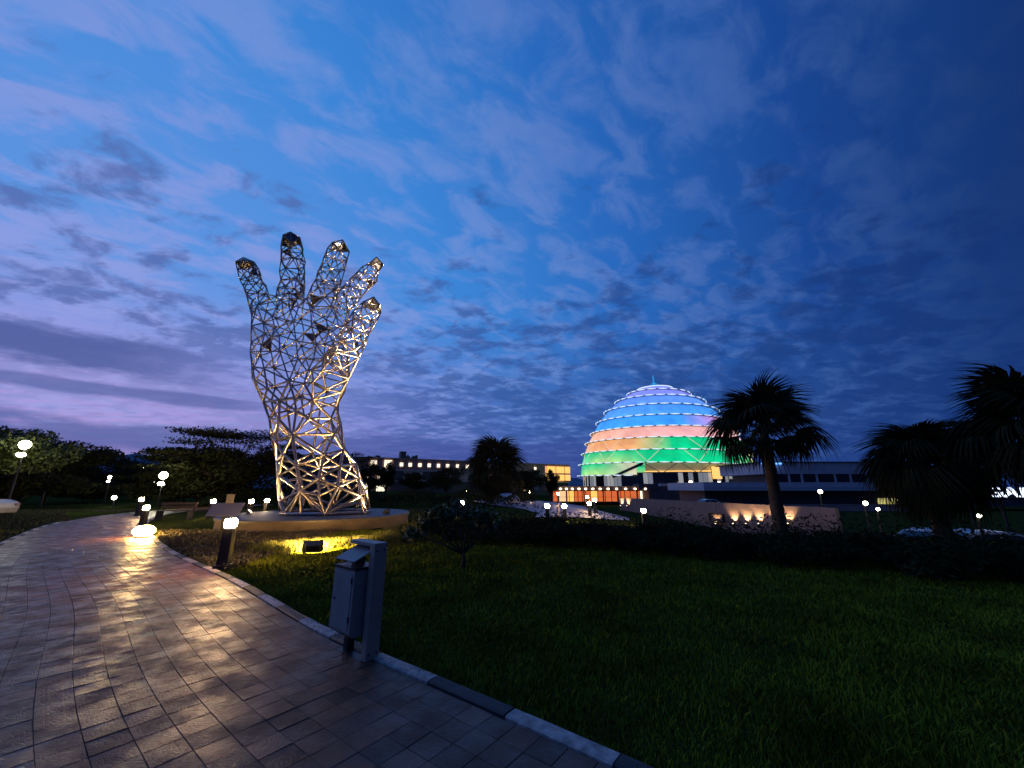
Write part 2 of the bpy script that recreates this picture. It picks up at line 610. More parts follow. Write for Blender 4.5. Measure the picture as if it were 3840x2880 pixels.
def paver_geo(q, cen):
    rnd = random.Random(hash((round(cen[0], 2), round(cen[1], 2))))
    tx, ty, dzr = rnd.uniform(-1, 1) * 0.0026, rnd.uniform(-1, 1) * 0.0026, rnd.uniform(-0.001, 0.001)
    vs = []
    base = gz(cen[0], cen[1])
    for ins, z in ((0.0, -0.02), (0.0, 0.0035), (0.004, 0.006)):
        for p in q:
            d = cen - p
            p2 = p + d / np.linalg.norm(d) * ins
            vs.append((p2[0], p2[1], base + z + dzr + (p2[0] - cen[0]) * tx / 0.2 * (z > -0.01) + (p2[1] - cen[1]) * ty / 0.2 * (z > -0.01)))
    fs = [(8, 9, 10, 11)]
    for k in range(4):
        fs.append((k, (k + 1) % 4, 4 + (k + 1) % 4, 4 + k))
        fs.append((4 + k, 4 + (k + 1) % 4, 8 + (k + 1) % 4, 8 + k))
    return vs, fs, rnd.random()


UVQ = [(0, 0), (1, 0), (1, 1), (0, 1)]


def paver_mesh(items):
    mb = MB()
    tint = []
    uvs = []
    for q, cen in items:
        vs, fs, tt = paver_geo(q, cen)
        mb.add(vs, fs)
        tint += [tt] * 12
        rq = int(tt * 4) % 4
        uvs += (UVQ[rq:] + UVQ[:rq]) * 3
    me = mb.mesh('paver')
    a = me.attributes.new('tint', 'FLOAT', 'POINT')
    a.data.foreach_set('value', tint)
    ul = me.uv_layers.new(name='UVMap')
    li = np.empty(len(me.loops), np.int32)
    me.loops.foreach_get('vertex_index', li)
    ul.data.foreach_set('uv', np.array(uvs, np.float32)[li].ravel())
    # outward normals
    bm = bmesh.new()
    bm.from_mesh(me)
    bmesh.ops.recalc_face_normals(bm, faces=bm.faces)
    bm.to_mesh(me)
    bm.free()
    return me


def seen(cen):
    x, y = cen
    if y < 1.9:
        return False
    # inside the field of view on the ground
    d = Vector((x, y, -CAMZ))
    fwd = y * cp - CAMZ * sp
    up = -y * sp - CAMZ * cp
    return fwd > 0.2 and abs(x / fwd) < 1.36 and abs(up / fwd) < 1.03


vis = sorted([p for p in pv_list if seen(p[1])], key=lambda p: float(p[1] @ p[1]))
nearp = vis[:300]
ids = set(id(p) for p in nearp)
rest = [p for p in pv_list if id(p) not in ids]
for p in nearp:
    link(paver_mesh([p]), 'paver', M_paver, path)
tag(link(paver_mesh(rest), 'paver_field', M_paver, path), kind='stuff')

# kerbs: alternating white and dark painted stones
M_kerbdark = mat('black_kerb_paint', (0.035, 0.033, 0.036), 0.7, var=0.3, scale=12, bump=0.3, bscale=60)
for side, tt, lab in ((0, -0.075, 'kerb of alternating white and black painted stones beside the lawn'), (1, PW + 0.075, 'kerb of alternating pale and dark stones beside the verge away from the sculpture')):
    root = thing('kerb', lab, 'kerb', (*on_path(5, tt), 0), group=None)
    KL = 0.80
    k = 0
    s = 0.62 if side == 0 else 0.2
    while s < (34 if side == 0 else 30):
        mb = MB()
        secs = []
        ln = KL - 0.012
        rr = random.Random(k + side * 100)
        for a in np.linspace(0, 1, 4):
            p0 = on_path(s + ln * a, tt - 0.065)
            p1 = on_path(s + ln * a, tt + 0.065)
            z = gz(p0[0], p0[1]) + rr.uniform(-0.004, 0.004)
            secs.append([(p0[0], p0[1], z - 0.06), (p0[0], p0[1], z + 0.016), (p0[0] * .85 + p1[0] * .15, p0[1] * .85 + p1[1] * .15, z + 0.024),
                         (p0[0] * .15 + p1[0] * .85, p0[1] * .15 + p1[1] * .85, z + 0.024), (p1[0], p1[1], z + 0.016), (p1[0], p1[1], z - 0.06)])
        vs = [q for sct in secs for q in sct]
        fs = []
        for a in range(3):
            for b in range(5):
                fs.append((a * 6 + b, a * 6 + b + 1, (a + 1) * 6 + b + 1, (a + 1) * 6 + b))
        fs += [tuple(range(6)), tuple(range(23, 17, -1))]
        mb.add(vs, fs)
        mb.build('kerb_stone', (M_white if k % 2 == 0 else M_kerbdark), root, local=False)
        s += KL
        k += 1

# plaza in front of the hall
M_plaza = mat('plaza_paving', (0.30, 0.26, 0.30), 0.55, var=0.2, scale=1.0)
pl = MB()
prs = [(1.2, 5.2, 22.0), (1.6, 7.2, 25.0), (1.0, 8.6, 30.0), (-2.0, 8.4, 38.0), (-5.0, 9.0, 50), (-8, 12, 80), (-10, 20, 120)]
vs = []
for a, b, y in prs:
    for t in np.linspace(0, 1, 6):
        x = a + (b - a) * t
        vs.append((x, y, gz(x, y) + 0.02))
pl.add(vs, [(i * 6 + k, i * 6 + k + 1, (i + 1) * 6 + k + 1, (i + 1) * 6 + k) for i in range(len(prs) - 1) for k in range(5)])
tag(pl.build('plaza', M_plaza), 'pale paved walk leading to the lit colonnade', 'paving', kind='structure')

# far hills
M_hill = mat('haze_blue_hill', (0.10, 0.13, 0.20), 0.95, var=0.3, scale=0.01)  # blue haze of distance is put into the base colour
for (x0, x1, y, hs, lab) in ((-2600, -300, 1500, [(0, 40), (0.15, 190), (0.3, 165), (0.45, 135), (0.6, 105), (0.72, 80), (0.85, 50), (1, 15)], 'long hill coloured haze-blue far beyond the trees'),
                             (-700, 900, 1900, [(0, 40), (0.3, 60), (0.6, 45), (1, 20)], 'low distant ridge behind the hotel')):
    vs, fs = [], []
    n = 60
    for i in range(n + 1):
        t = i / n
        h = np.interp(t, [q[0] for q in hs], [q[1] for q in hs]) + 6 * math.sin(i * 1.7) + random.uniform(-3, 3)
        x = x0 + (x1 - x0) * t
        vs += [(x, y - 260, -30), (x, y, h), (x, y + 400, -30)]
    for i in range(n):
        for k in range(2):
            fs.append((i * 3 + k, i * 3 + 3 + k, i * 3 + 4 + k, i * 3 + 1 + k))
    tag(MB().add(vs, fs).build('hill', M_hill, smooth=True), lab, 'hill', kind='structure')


# ------------------------------------------------------------------ plinth
HC = P(1229, 1912, 18.5)
HC.z = 0.42
def make_plinth():
    root = thing('plinth', 'round weathered concrete plinth carrying the giant steel hand', 'plinth', (HC.x - 0.3, HC.y, 0))
    cx, cy = HC.x - 0.3, HC.y + 0.2
    rx, ry = 3.8, 4.3
    n = 96
    def ell(k, a):
        th = 2 * math.pi * k / n
        return (cx + (rx + a) * math.cos(th), cy + (ry + a) * math.sin(th))
    wall = MB()
    vs = []
    for z, a in ((-0.15, 0.0), (0.34, 0.0)):
        vs += [(*ell(k, a), z) for k in range(n)]
    wall.add(vs, [(k, (k + 1) % n, n + (k + 1) % n, n + k) for k in range(n)])
    wall.build('side_wall', M_conc, root, local=False, smooth=True)
    top = MB()
    vs = [(cx, cy, 0.42)]
    for z, a in ((0.42, -0.5), (0.42, 0.03), (0.405, 0.05), (0.335, 0.05), (0.335, -0.02)):
        vs += [(*ell(k, a), z) for k in range(n)]
    fs = [(0, 1 + k, 1 + (k + 1) % n) for k in range(n)]
    for r in range(4):
        fs += [(1 + r * n + k, 1 + (r + 1) * n + k, 1 + (r + 1) * n + (k + 1) % n, 1 + r * n + (k + 1) % n) for k in range(n)]
    top.add(vs, fs)
    top.build('top_slab', M_conc2, root, local=False)


make_plinth()


# ------------------------------------------------------------------ the hand
def make_hand():
    Y0 = 18.5
    root = thing('hand_sculpture', 'giant open hand built of welded steel struts, lit gold from below', 'sculpture', HC)
    bm = bmesh.new()

    def blob(c, r):
        Mx = Matrix.Translation(c) @ Matrix.Diagonal((r[0], r[1], r[2], 1))
        bmesh.ops.create_icosphere(bm, subdivisions=2, radius=1.0, matrix=Mx)

    prof = [(1990, 1072, 1400, 0.80), (1910, 1068, 1392, 0.80), (1850, 1062, 1374, 0.80), (1764, 1053, 1340, 0.8), (1708, 1044, 1303, 0.8), (1603, 1030, 1277, 0.74),
            (1535, 1020, 1254, 0.66), (1500, 992, 1266, 0.58), (1465, 968, 1286, 0.50), (1400, 957, 1296, 0.42), (1346, 952, 1300, 0.38), (1280, 952, 1303, 0.35),
            (1215, 955, 1306, 0.32), (1165, 966, 1300, 0.30), (1140, 985, 1285, 0.28)]
    ys = np.array([p[0] for p in prof][::-1], float)
    def pr(y, k):
        return float(np.interp(y, ys, np.array([p[k] for p in prof][::-1], float)))
    for y in np.arange(1990, 1139, -12):
        xl, xr, dp = pr(y, 1), pr(y, 2), pr(y, 3)
        a, b = P(xl, y, Y0), P(xr, y, Y0)
        hw = (b.x - a.x) / 2
        # several side by side so that the palm stays broad and flat
        hd = hw * dp
        for t in np.linspace(-1, 1, 7):
            cc = (a + b) / 2
            cc.x += t * (hw - hd)
            if hw - hd < 0.05 and t != 0:
                continue
            blob(cc, (hd, hd, 0.22))
    fingers = {
        'little': [(1000, 1200, 40, 0), (978, 1138, 36, 0), (950, 1065, 35, -.1), (932, 1015, 32, -.25), (920, 992, 28, -.35)],
        'ring': [(1085, 1190, 46, 0), (1088, 1120, 43, 0), (1097, 1040, 40, 0), (1099, 970, 38, -.1), (1094, 908, 34, -.3)],
        'middle': [(1195, 1190, 46, 0), (1208, 1115, 43, 0), (1232, 1050, 40, 0), (1255, 985, 38, -.1), (1274, 933, 34, -.3)],
        'index': [(1262, 1190, 42, 0), (1290, 1128, 36, 0), (1332, 1086, 34, -.1), (1376, 1040, 33, -.25), (1410, 998, 31, -.45)],
        'thumb': [(1180, 1500, 60, -.3), (1236, 1420, 62, -1.0), (1282, 1345, 52, -1.8), (1322, 1272, 46, -2.4), (1360, 1205, 42, -2.8), (1392, 1152, 37, -3.0)],
    }
    tips = []
    for nm, ax in fingers.items():
        pts = []
        for (px, py, hw, dyo) in ax:
            Y = Y0 + dyo
            c = P(px, py, Y)
            rr = (P(px + hw, py, Y) - P(px - hw, py, Y)).x / 2
            pts.append((c, rr))
        for (c0, r0), (c1, r1) in zip(pts[:-1], pts[1:]):
            n = 10
            for t in np.linspace(0, 1, n):
                r = r0 + (r1 - r0) * t
                blob(c0.lerp(c1, t), (r, r, r))
        tips.append((pts[-1][0], pts[-2][0], pts[-1][1], nm))
    me = bpy.data.meshes.new('form')
    bm.to_mesh(me)
    bm.free()
    o = bpy.data.objects.new('form', me)
    C.objects.link(o)
    rm = o.modifiers.new('r', 'REMESH')
    rm.mode = 'VOXEL'
    rm.voxel_size = 0.095
    sm = o.modifiers.new('s', 'SMOOTH')
    sm.factor = 0.5
    sm.iterations = 6
    dg = bpy.context.evaluated_depsgraph_get()
    dg.update()
    tri = bpy.data.meshes.new_from_object(o.evaluated_get(dg))
    bpy.data.objects.remove(o)
    b0 = bmesh.new()
    b0.from_mesh(tri)
    bmesh.ops.triangulate(b0, faces=b0.faces)
    b0.verts.ensure_lookup_table()
    nv = len(b0.verts)
    co = np.array([q.co for q in b0.verts])
    nb_ = [[(e_.other_vert(q).index, e_.calc_length()) for e_ in q.link_edges] for q in b0.verts]
    faces0 = np.array([[q.index for q in f.verts] for f in b0.faces])
    b0.free()
    wr_z, top_z = P(1150, 1500, Y0).z, P(1150, 1150, Y0).z
    # node spacing: wide on the forearm, tight on the fingers
    spc = np.interp(co[:, 2], [0.3, wr_z - .3, wr_z + .8, top_z - .6, top_z + .8, top_z + 6], [1.15, 1.05, .92, .80, .54, .46])
    spc = spc * (1 + .30 * np.sin(co[:, 0] * 2.3 + co[:, 2] * 1.1) * np.sin(co[:, 2] * 1.9 - co[:, 1] * 2.1))
    thx = co[:, 0] - np.interp(co[:, 2], [wr_z, wr_z + 1.5, top_z], [99, P(1262, 1400, Y0).x, P(1300, 1240, Y0).x])
    spc = np.where((thx > 0) & (co[:, 2] < top_z + 1.2) & (co[:, 1] < Y0 - .5), .58, spc)
    import heapq
    dist = np.full(nv, 1e9)
    own = np.full(nv, -1, int)
    seeds = []
    cur = int(np.argmin(co[:, 2]))
    rs = np.random.default_rng(12)
    # low ring first so that the foot is level
    while True:
        k = len(seeds)
        seeds.append(cur)
        hq = [(0.0, cur)]
        dist[cur] = 0
        own[cur] = k
        while hq:
            d0, a0 = heapq.heappop(hq)
            if d0 > dist[a0] + 1e-9:
                continue
            for b_, l_ in nb_[a0]:
                nd = d0 + l_ / spc[b_]
                if nd < dist[b_] - 1e-9:
                    dist[b_] = nd
                    own[b_] = k
                    heapq.heappush(hq, (nd, b_))
        j = int(np.argmax(dist))
        if dist[j] < .80:
            break
        cur = j
    lab_ = own[faces0]
    fcs = set()
    for q in lab_:
        if len(set(q)) == 3:
            fcs.add(tuple(sorted(q)))
    b2 = bmesh.new()
    # push nodes out a little so that the chords keep the girth
    nvm = bpy.data.meshes.new('t')
    tri.vertex_normals
    nors = np.array([q.vector for q in tri.vertex_normals]) if len(tri.vertex_normals) == nv else np.zeros((nv, 3))
    vv = [b2.verts.new(co[i] + nors[i] * .07) for i in seeds]
    for q in fcs:
        try:
            b2.faces.new([vv[i] for i in q])
        except ValueError:
            pass
    bmesh.ops.recalc_face_normals(b2, faces=b2.faces)
    # open foot: cut level at the plinth
    zb = HC.z + 0.06
    res = bmesh.ops.bisect_plane(b2, geom=b2.verts[:] + b2.edges[:] + b2.faces[:], plane_co=(0, 0, zb), plane_no=(0, 0, 1), clear_inner=True)
    bmesh.ops.triangulate(b2, faces=b2.faces)
    bmesh.ops.remove_doubles(b2, verts=b2.verts, dist=0.2)
    b2.verts.ensure_lookup_table()
    b2.edges.ensure_lookup_table()
    b2.normal_update()
    unit = MB().tube([(0, 0, 0), (0, 0, 1)], 1.0, 7).mesh('strut', True)
    unit.materials.append(M_steel)
    edges = []
    for ed in b2.edges:
        a, b = ed.verts[0].co.copy(), ed.verts[1].co.copy()
        L = (b - a).length
        if L < 0.08:
            continue
        zc = (a.z + b.z) / 2
        r = float(np.interp(zc, [0.4, 5.0, 7.5, 14.0], [0.064, 0.055, 0.033, 0.027]))
        if a.z < zb + 0.01 and b.z < zb + 0.01:
            r = 0.085
        nrmv = sum((f.normal for f in ed.link_faces), Vector())
        front = nrmv.dot(Vector((0, 0, CAMZ)) - (a + b) / 2) > 0
        edges.append((L * r * (1.0 if front else 0.45), a, b, r))
    edges.sort(key=lambda q: -q[0])
    for _, a, b, r in edges[:300]:
        so = bpy.data.objects.new('strut', unit)
        C.objects.link(so)
        so.parent = root
        so.matrix_parent_inverse = Matrix.Translation(-HC)
        so.location = a
        d = b - a
        so.rotation_mode = 'QUATERNION'
        so.rotation_quaternion = d.to_track_quat('Z', 'Y')
        so.scale = (r, r, d.length)
    mb = MB()
    for _, a, b, r in edges[300:]:
        mb.tube([a, b], r, 6)
    tag(mb.build('strut_lattice', M_steel, root, local=False, smooth=True), kind='stuff')
    hubs = bmesh.new()
    for vt in b2.verts:
        rr = float(np.interp(vt.co.z, [0.4, 5.0, 9.0, 14.0], [0.072, 0.064, 0.042, 0.034]))
        bmesh.ops.create_icosphere(hubs, subdivisions=1, radius=rr, matrix=Matrix.Translation(vt.co))
    hm_ = bpy.data.meshes.new('joint_hubs')
    hubs.to_mesh(hm_)
    hubs.free()
    tag(link(hm_, 'joint_hubs', M_steel, root, local=False), kind='stuff')
    # solid plates: fingertips and a few facets of the palm
    rp = random.Random(5)
    npan = 0
    for f in b2.faces:
        c = f.calc_center_median()
        tipd = min(((c - t[0]).length / t[2] for t in tips))
        hi = any((c - t[0]).dot((t[0] - t[1]).normalized()) > -0.1 * t[2] and (c - t[0]).length < 2.2 * t[2] for t in tips)
        back = f.normal.y > 0.1
        if (hi and (back or c.z > 0 and rp.random() < 0.45)) or (c.z > 7 and back and rp.random() < 0.04):
            nn = f.normal
            vs = [q.co - nn * 0.008 for q in f.verts] + [q.co + nn * 0.008 for q in f.verts]
            k = len(f.verts)
            fs = [tuple(reversed(range(k))), tuple(range(k, 2 * k))] + [(i, (i + 1) % k, k + (i + 1) % k, k + i) for i in range(k)]
            MB().add(vs, fs).build('facet_panel', M_plate, root, local=False)
            npan += 1
    print('HAND edges', len(edges), 'verts', len(b2.verts), 'panels', npan)
    b2.free()


make_hand()


# ------------------------------------------------------------------ floodlights
def floodlight(loc, target, watts, col, label, cone=70, size=0.16, lens=M_lampfar, scale=1.0):
    loc = Vector(loc)
    root = thing('floodlight', label, 'floodlight', loc, group='floodlights around the sculpture')
    d = (Vector(target) - loc)
    q = d.to_track_quat('Y', 'Z').to_matrix().to_4x4()
    Mx = Matrix.Translation((0, 0, 0.16 * scale)) @ q @ Matrix.Scale(scale, 4)
    h = MB()
    # tapered finned housing, lens towards +Y
    f = [(-.21, .06, -.13), (.21, .06, -.13), (.21, .06, .13), (-.21, .06, .13)]
    b = [(-.15, -.09, -.08), (.15, -.09, -.08), (.15, -.09, .08), (-.15, -.09, .08)]
    h.add([Mx @ Vector(p) for p in f + b], [(4, 5, 6, 7), (0, 4, 7, 3), (1, 2, 6, 5), (0, 1, 5, 4), (3, 7, 6, 2)])
    for k in range(5):
        x = -.12 + k * .06
        h.box(x - .006, x + .006, -.13, -.085, -.07, .07, Mx)
    h.build('housing', M_dark, root)
    r = MB()
    for a in ((-.225, -.205, -.14, .14), (.205, .225, -.14, .14), (-.205, .205, .12, .14), (-.205, .205, -.14, -.12)):
        r.box(a[0], a[1], .05, .085, a[2], a[3], Mx)
    r.build('rim', M_dark, root)
    MB().box(-.2, .2, .055, .066, -.118, .118, Mx).build('lens', lens, root)
    br = MB()
    br.tube([Mx @ Vector((-.23, -.02, 0)), (-.23 * scale, 0, .02), (.23 * scale, 0, .02), Mx @ Vector((.23, -.02, 0))], 0.014 * scale, 6)
    br.build('bracket', M_dark, root)
    d.normalize()
    light('SPOT', loc + Vector((0, 0, .16 * scale)) + d * (0.14 * scale), watts, col, target, size, cone, 0.6, root)
    return root




def ground_lantern(loc, watts, label):
    """low oval bulkhead lamp that shines all round"""
    loc = Vector(loc)
    root = thing('ground_lantern', label, 'lamp', loc, group='floodlights around the sculpture')
    MB().lathe([(.20, -.04), (.21, .0), (.17, .06)], 20).build('foot', M_dark, root, smooth=True)
    gl = MB().lathe([(.12, .06), (.22, .10), (.26, .17), (.25, .24), (.17, .32), (.06, .35)], 24).build('lamp_glass', M_flood, root, smooth=True)
    gl.scale = (1.15, 1.0, 1.0)
    for k in range(3):
        a = k * 2.094 + 1.57
        MB().tube([(.215 * math.cos(a), .19 * math.sin(a), .03), (.32 * math.cos(a), .28 * math.sin(a), .17), (.2 * math.cos(a), .18 * math.sin(a), .345)], .008, 5).build('guard', M_dark, root)


fl1 = P(545, 1970, 13.2)
ground_lantern((fl1.x, fl1.y, 0.02), 420, 'glaring amber oval lantern on the ground where the footpath meets the plinth bed')
fl2 = P(1172, 2062, 10.0)
floodlight((fl2.x, fl2.y, 0.0), Vector((HC.x, HC.y, 2.2)), 3600, (1.0, .58, .17), 'dark floodlight lying in the lit yellow grass before the plinth', 125)
fl3 = P(1425, 1945, 15.0)
floodlight((fl3.x + 0.6, fl3.y - 0.6, 0.0), Vector((HC.x + 2.4, HC.y - 1.5, 8.2)), 36000, (1.0, .74, .52), 'floodlight beside the plinth below the thumb of the hand', 34)
floodlight((HC.x + 2.9, HC.y - 0.6, 0.42), Vector((HC.x - 0.2, HC.y + 0.2, 3.6)), 4600, (1.0, .68, .32), 'small floodlight on the plinth top by the wide end of the forearm', 80, scale=0.7)
floodlight((HC.x - 3.0, HC.y - 0.9, 0.42), Vector((HC.x - 0.2, HC.y + 0.2, 3.8)), 4200, (1.0, .66, .28), 'small floodlight on the plinth top on the lantern side of the forearm', 80, scale=0.7)
floodlight((HC.x - 0.2, HC.y + 0.2, 0.42), Vector((HC.x - 0.1, HC.y + 0.1, 9.0)), 1300, (1.0, .58, .18), 'floodlight pointing straight up inside the foot of the steel hand', 95, scale=0.7)


# ------------------------------------------------------------------ bollard lamps
def make_bollard():
    root = thing('bollard_lamp', 'x', 'lamp', (0, 0, 0), group='bollard lamps')
    MB().box(-.13, .13, -.13, .13, -.06, .015).build('base_plate', M_dark, root)
    post = MB()
    a, b = .095, .085
    post.add([(-a, -a, .015), (a, -a, .015), (a, a, .015), (-a, a, .015), (-b, -b, .70), (b, -b, .70), (b, b, .70), (-b, b, .70)],
             [(3, 2, 1, 0), (4, 5, 6, 7), (0, 1, 5, 4), (1, 2, 6, 5), (2, 3, 7, 6), (3, 0, 4, 7)])
    post.build('post', M_dark, root, bevel=0.008)
    MB().lathe([(.075, .70), (.098, .725), (.112, .765), (.115, .80), (.105, .85), (.08, .885)], 20).build('lamp_glass', M_lamp, root, smooth=True)
    MB().add([(-.085, -.085, .885), (.085, -.085, .885), (.085, .085, .885), (-.085, .085, .885), (-.07, -.07, .915), (.07, -.07, .915), (.07, .07, .915), (-.07, .07, .915)],
             [(3, 2, 1, 0), (4, 5, 6, 7), (0, 1, 5, 4), (1, 2, 6, 5), (2, 3, 7, 6), (3, 0, 4, 7)]).build('cap', M_dark, root)
    return root


BOL = [  # lamp pixel, depth, watts, label
    (866, 1962, 8.3, 40, 'lit bollard lamp at the lawn corner beside the footpath kerb', 12),
    (800, 1880, 21.0, 40, 'lit bollard lamp under the spreading acacia, behind the sloping board', 0),
    (943, 1880, 21.5, 40, 'lit bollard lamp under the acacia, second beyond the sloping board', 0),
    (1002, 1877, 22.5, 40, 'lit bollard lamp under the acacia, closest to the forearm of the hand', 0),
    (531, 1873, 22.0, 60, 'lit bollard lamp by the far bend of the footpath, behind its twin', 0),
    (549, 1904, 17.0, 60, 'lit bollard lamp by the footpath just past the amber floodlight', 0),
    (1733, 1885, 19.5, 30, 'lit bollard lamp above the low leafy bush on the lawn', 0),
    (1750, 1842, 48.0, 60, 'small far bollard lamp left of the dense round fan palm', 0),
    (1898, 1840, 50.0, 60, 'small far bollard lamp under the dense round fan palm', 0),
    (1985, 1845, 46.0, 60, 'far bollard lamp beside the smooth pale half-round form', 0),
    (2052, 1897, 19.5, 30, 'lit bollard lamp at the near end of the paved walk, beside the short marker post', 0),
    (2116, 1899, 20.2, 30, 'lit bollard lamp on the paved walk, between the marker post and the grass mound', 0),
    (2093, 1852, 38.0, 60, 'far lit bollard lamp before the colonnade, on the paved walk', 0),
    (2202, 1864, 33.0, 60, 'lit bollard lamp topmost of three along the grass mound', 0),
    (2230, 1875, 28.0, 40, 'lit bollard lamp in the middle of three along the grass mound', 0),
    (2210, 1888, 24.0, 30, 'lit bollard lamp lowest of three along the grass mound', 0),
    (2413, 1915, 20.0, 40, 'lit bollard lamp alone on the grass slope below the dome', 0),
    (2935, 1943, 22.0, 60, 'lit bollard lamp at the foot of the tall fan palm by the wall', 0),
]
proto = make_bollard()
for i, (px, py, Y, wt, lab, rz) in enumerate(BOL):
    p = P(px, py, Y)
    o = proto if i == 0 else copy_tree(proto)
    base = p.z - 0.79
    o.location = (p.x, p.y, base)
    o.rotation_euler = (0, 0, R(rz))
    o['label'] = lab
    dd = min(gz(p.x, p.y) - base, 0)
    if i == 0:
        near_parts = list(o.children)

for ch in near_parts:
    if ch.name.startswith('lamp_glass'):
        ch.data = ch.data.copy()
        ch.data.materials[0] = M_lampnear

# short unlit marker post on the walk
p = P(2096, 1900, 19.8)
mk = thing('marker_post', 'short pointed unlit marker post between two bollard lamps', 'post', (p.x, p.y, gz(p.x, p.y)))
MB().box(-.04, .04, -.04, .04, -.3, p.z + .05 - gz(p.x, p.y)).build('post', M_render, mk)
MB().add([(-.05, -.05, 0), (.05, -.05, 0), (.05, .05, 0), (-.05, .05, 0), (0, 0, .14)], [(0, 1, 4), (1, 2, 4), (2, 3, 4), (3, 0, 4), (3, 2, 1, 0)]).build('cap', M_white, mk).location.z = p.z + .052 - gz(p.x, p.y)


# ------------------------------------------------------------------ litter bin
def make_bin():
    M_gal = mat('bin_grey_paint', (0.36, 0.30, 0.275), 0.5, 0.1, var=0.1, scale=5, bump=0.05)
    M_frame = mat('bin_frame_beige_paint', (0.46, 0.33, 0.26), 0.5, 0.1, var=0.12, scale=4)
    u = Vector((-.77, .64, 0))
    root = thing('litter_bin', 'slim grey metal litter bin with sloping hood at the path edge', 'bin', (-1.36, 4.12, 0.0), math.atan2(u.y, u.x))
    MB().box(-.055, .03, -.10, .04, -.02, 1.02).build('post', M_frame, root, bevel=0.006)
    MB().box(.031, .43, -.10, .035, .985, 1.019).build('top_bar', M_frame, root, bevel=0.004)
    leg = MB()
    leg.box(.30, .37, -.045, .03, -.02, .25)
    leg.build('leg', M_dark, root)
    MB().box(.30, .37, -.045, .03, .80, .93).build('hood_support', M_dark, root)
    MB().box(.215, .235, -.03, .0, .80, .93).build('hood_support', M_dark, root)
    hd = MB()
    Mh = Matrix.Translation((.215, -.04, .965)) @ Matrix.Rotation(R(-24), 4, 'X')
    hd.box(-.185, .185, 0, .255, -.006, .006, Mh)
    hd.build('hood', M_gal, root, bevel=0.003)
    bd = MB()
    pr = [(-.07, 0), (.10, 0), (.16, .05), (.16, .0)]
    o2 = MB()
    x0, x1 = .05, .44
    sec = [(-.09, .20), (.13, .20), (.165, .235), (.165, .79), (.150, .79), (.150, .70), (-.075, .70), (-.075, .79), (-.09, .79)]
    vs = [(x0, y, z) for y, z in sec] + [(x1, y, z) for y, z in sec]
    n = len(sec)
    o2.add(vs, [(i, (i + 1) % n, n + (i + 1) % n, n + i) for i in range(n)])
    o2.add([(x0, y, z) for y, z in sec[:4]] + [(x0, -.09, .79)], [(4, 3, 2, 1, 0)])
    o2.add([(x1, y, z) for y, z in sec[:4]] + [(x1, -.09, .79)], [(0, 1, 2, 3, 4)])
    o2.build('bin_body', M_gal, root, bevel=0.004)
    MB().box(.045, .445, -.094, .169, .775, .80).build('rim', M_dark, root)
    MB().box(.032, .048, -.06, .0, .3, .7).build('hanger', M_dark, root)
    MB().box(.085, .405, .1655, .171, .255, .74).build('door_panel', M_gal, root, bevel=.003)
    MB().tube([(.375, .171, .50), (.375, .180, .50)], .012, 10).build('lock', M_dark, root)
    for q in (.33, .66):
        MB().tube([(.085, .172, q), (.085, .172, q + .05)], .007, 8).build('hinge', M_dark, root)
    for (q, z_) in ((-.07, .06), (.01, .06), (-.07, .95), (.01, .95)):
        MB().tube([(-.056, q, z_), (-.062, q, z_)], .009, 6).build('bolt', M_dark, root)
    MB().box(-.06, .45, -.10, .06, -.02, .008).build('base_plate', M_dark, root)


make_bin()

# sloping board on a post near the plinth
p = P(845, 1918, 12.2)
bd = thing('information_board', 'sloping blue-grey board on a post behind the bollard lamp', 'board', (p.x, p.y, 0), R(18))
M_board = mat('board_grey_laminate', (0.045, 0.045, 0.085), 0.45, 0.0, var=0.1, scale=3)
h0 = p.z
MB().box(-.045, .045, -.03, .03, -.05, h0 + .05).build('post', M_dark, bd)
MB().box(-.42, .42, -.28, .28, -.012, .012, Matrix.Translation((0, 0, h0 + .06)) @ Matrix.Rotation(R(38), 4, 'X')).build('panel', M_board, bd, bevel=.004)
MB().box(-.10, .10, .20, .225, h0 + .10, h0 + .50).build('back_plate', mat('board_back_paint', (.05, .045, .06), .5), bd, bevel=.004)

# bench by the far path
p = P(690, 1896, 20.5)
be = thing('bench', 'low slatted bench between the footpath lamps and the acacia', 'bench', (p.x - .4, p.y, 0), R(8))
M_slat = mat('bench_timber', (0.07, 0.05, 0.04), 0.6, var=0.3, scale=8)
for k in range(3):
    MB().box(-.85, .85, -.22 + k * .15, -.10 + k * .15, .42, .455).build('seat_slat', M_slat, be, bevel=.005)
for k in range(2):
    MB().box(-.85, .85, .24, .27, .55 + k * .16, .66 + k * .16).build('back_slat', M_slat, be, bevel=.005)
for sx in (-1, 1):
    MB().box(sx * .7 - .03, sx * .7 + .03, -.2, .23, 0.0, .42).build('leg', M_dark, be)
    MB().box(sx * .7 - .025, sx * .7 + .025, .271, .30, .0, .84).build('back_post', M_dark, be)


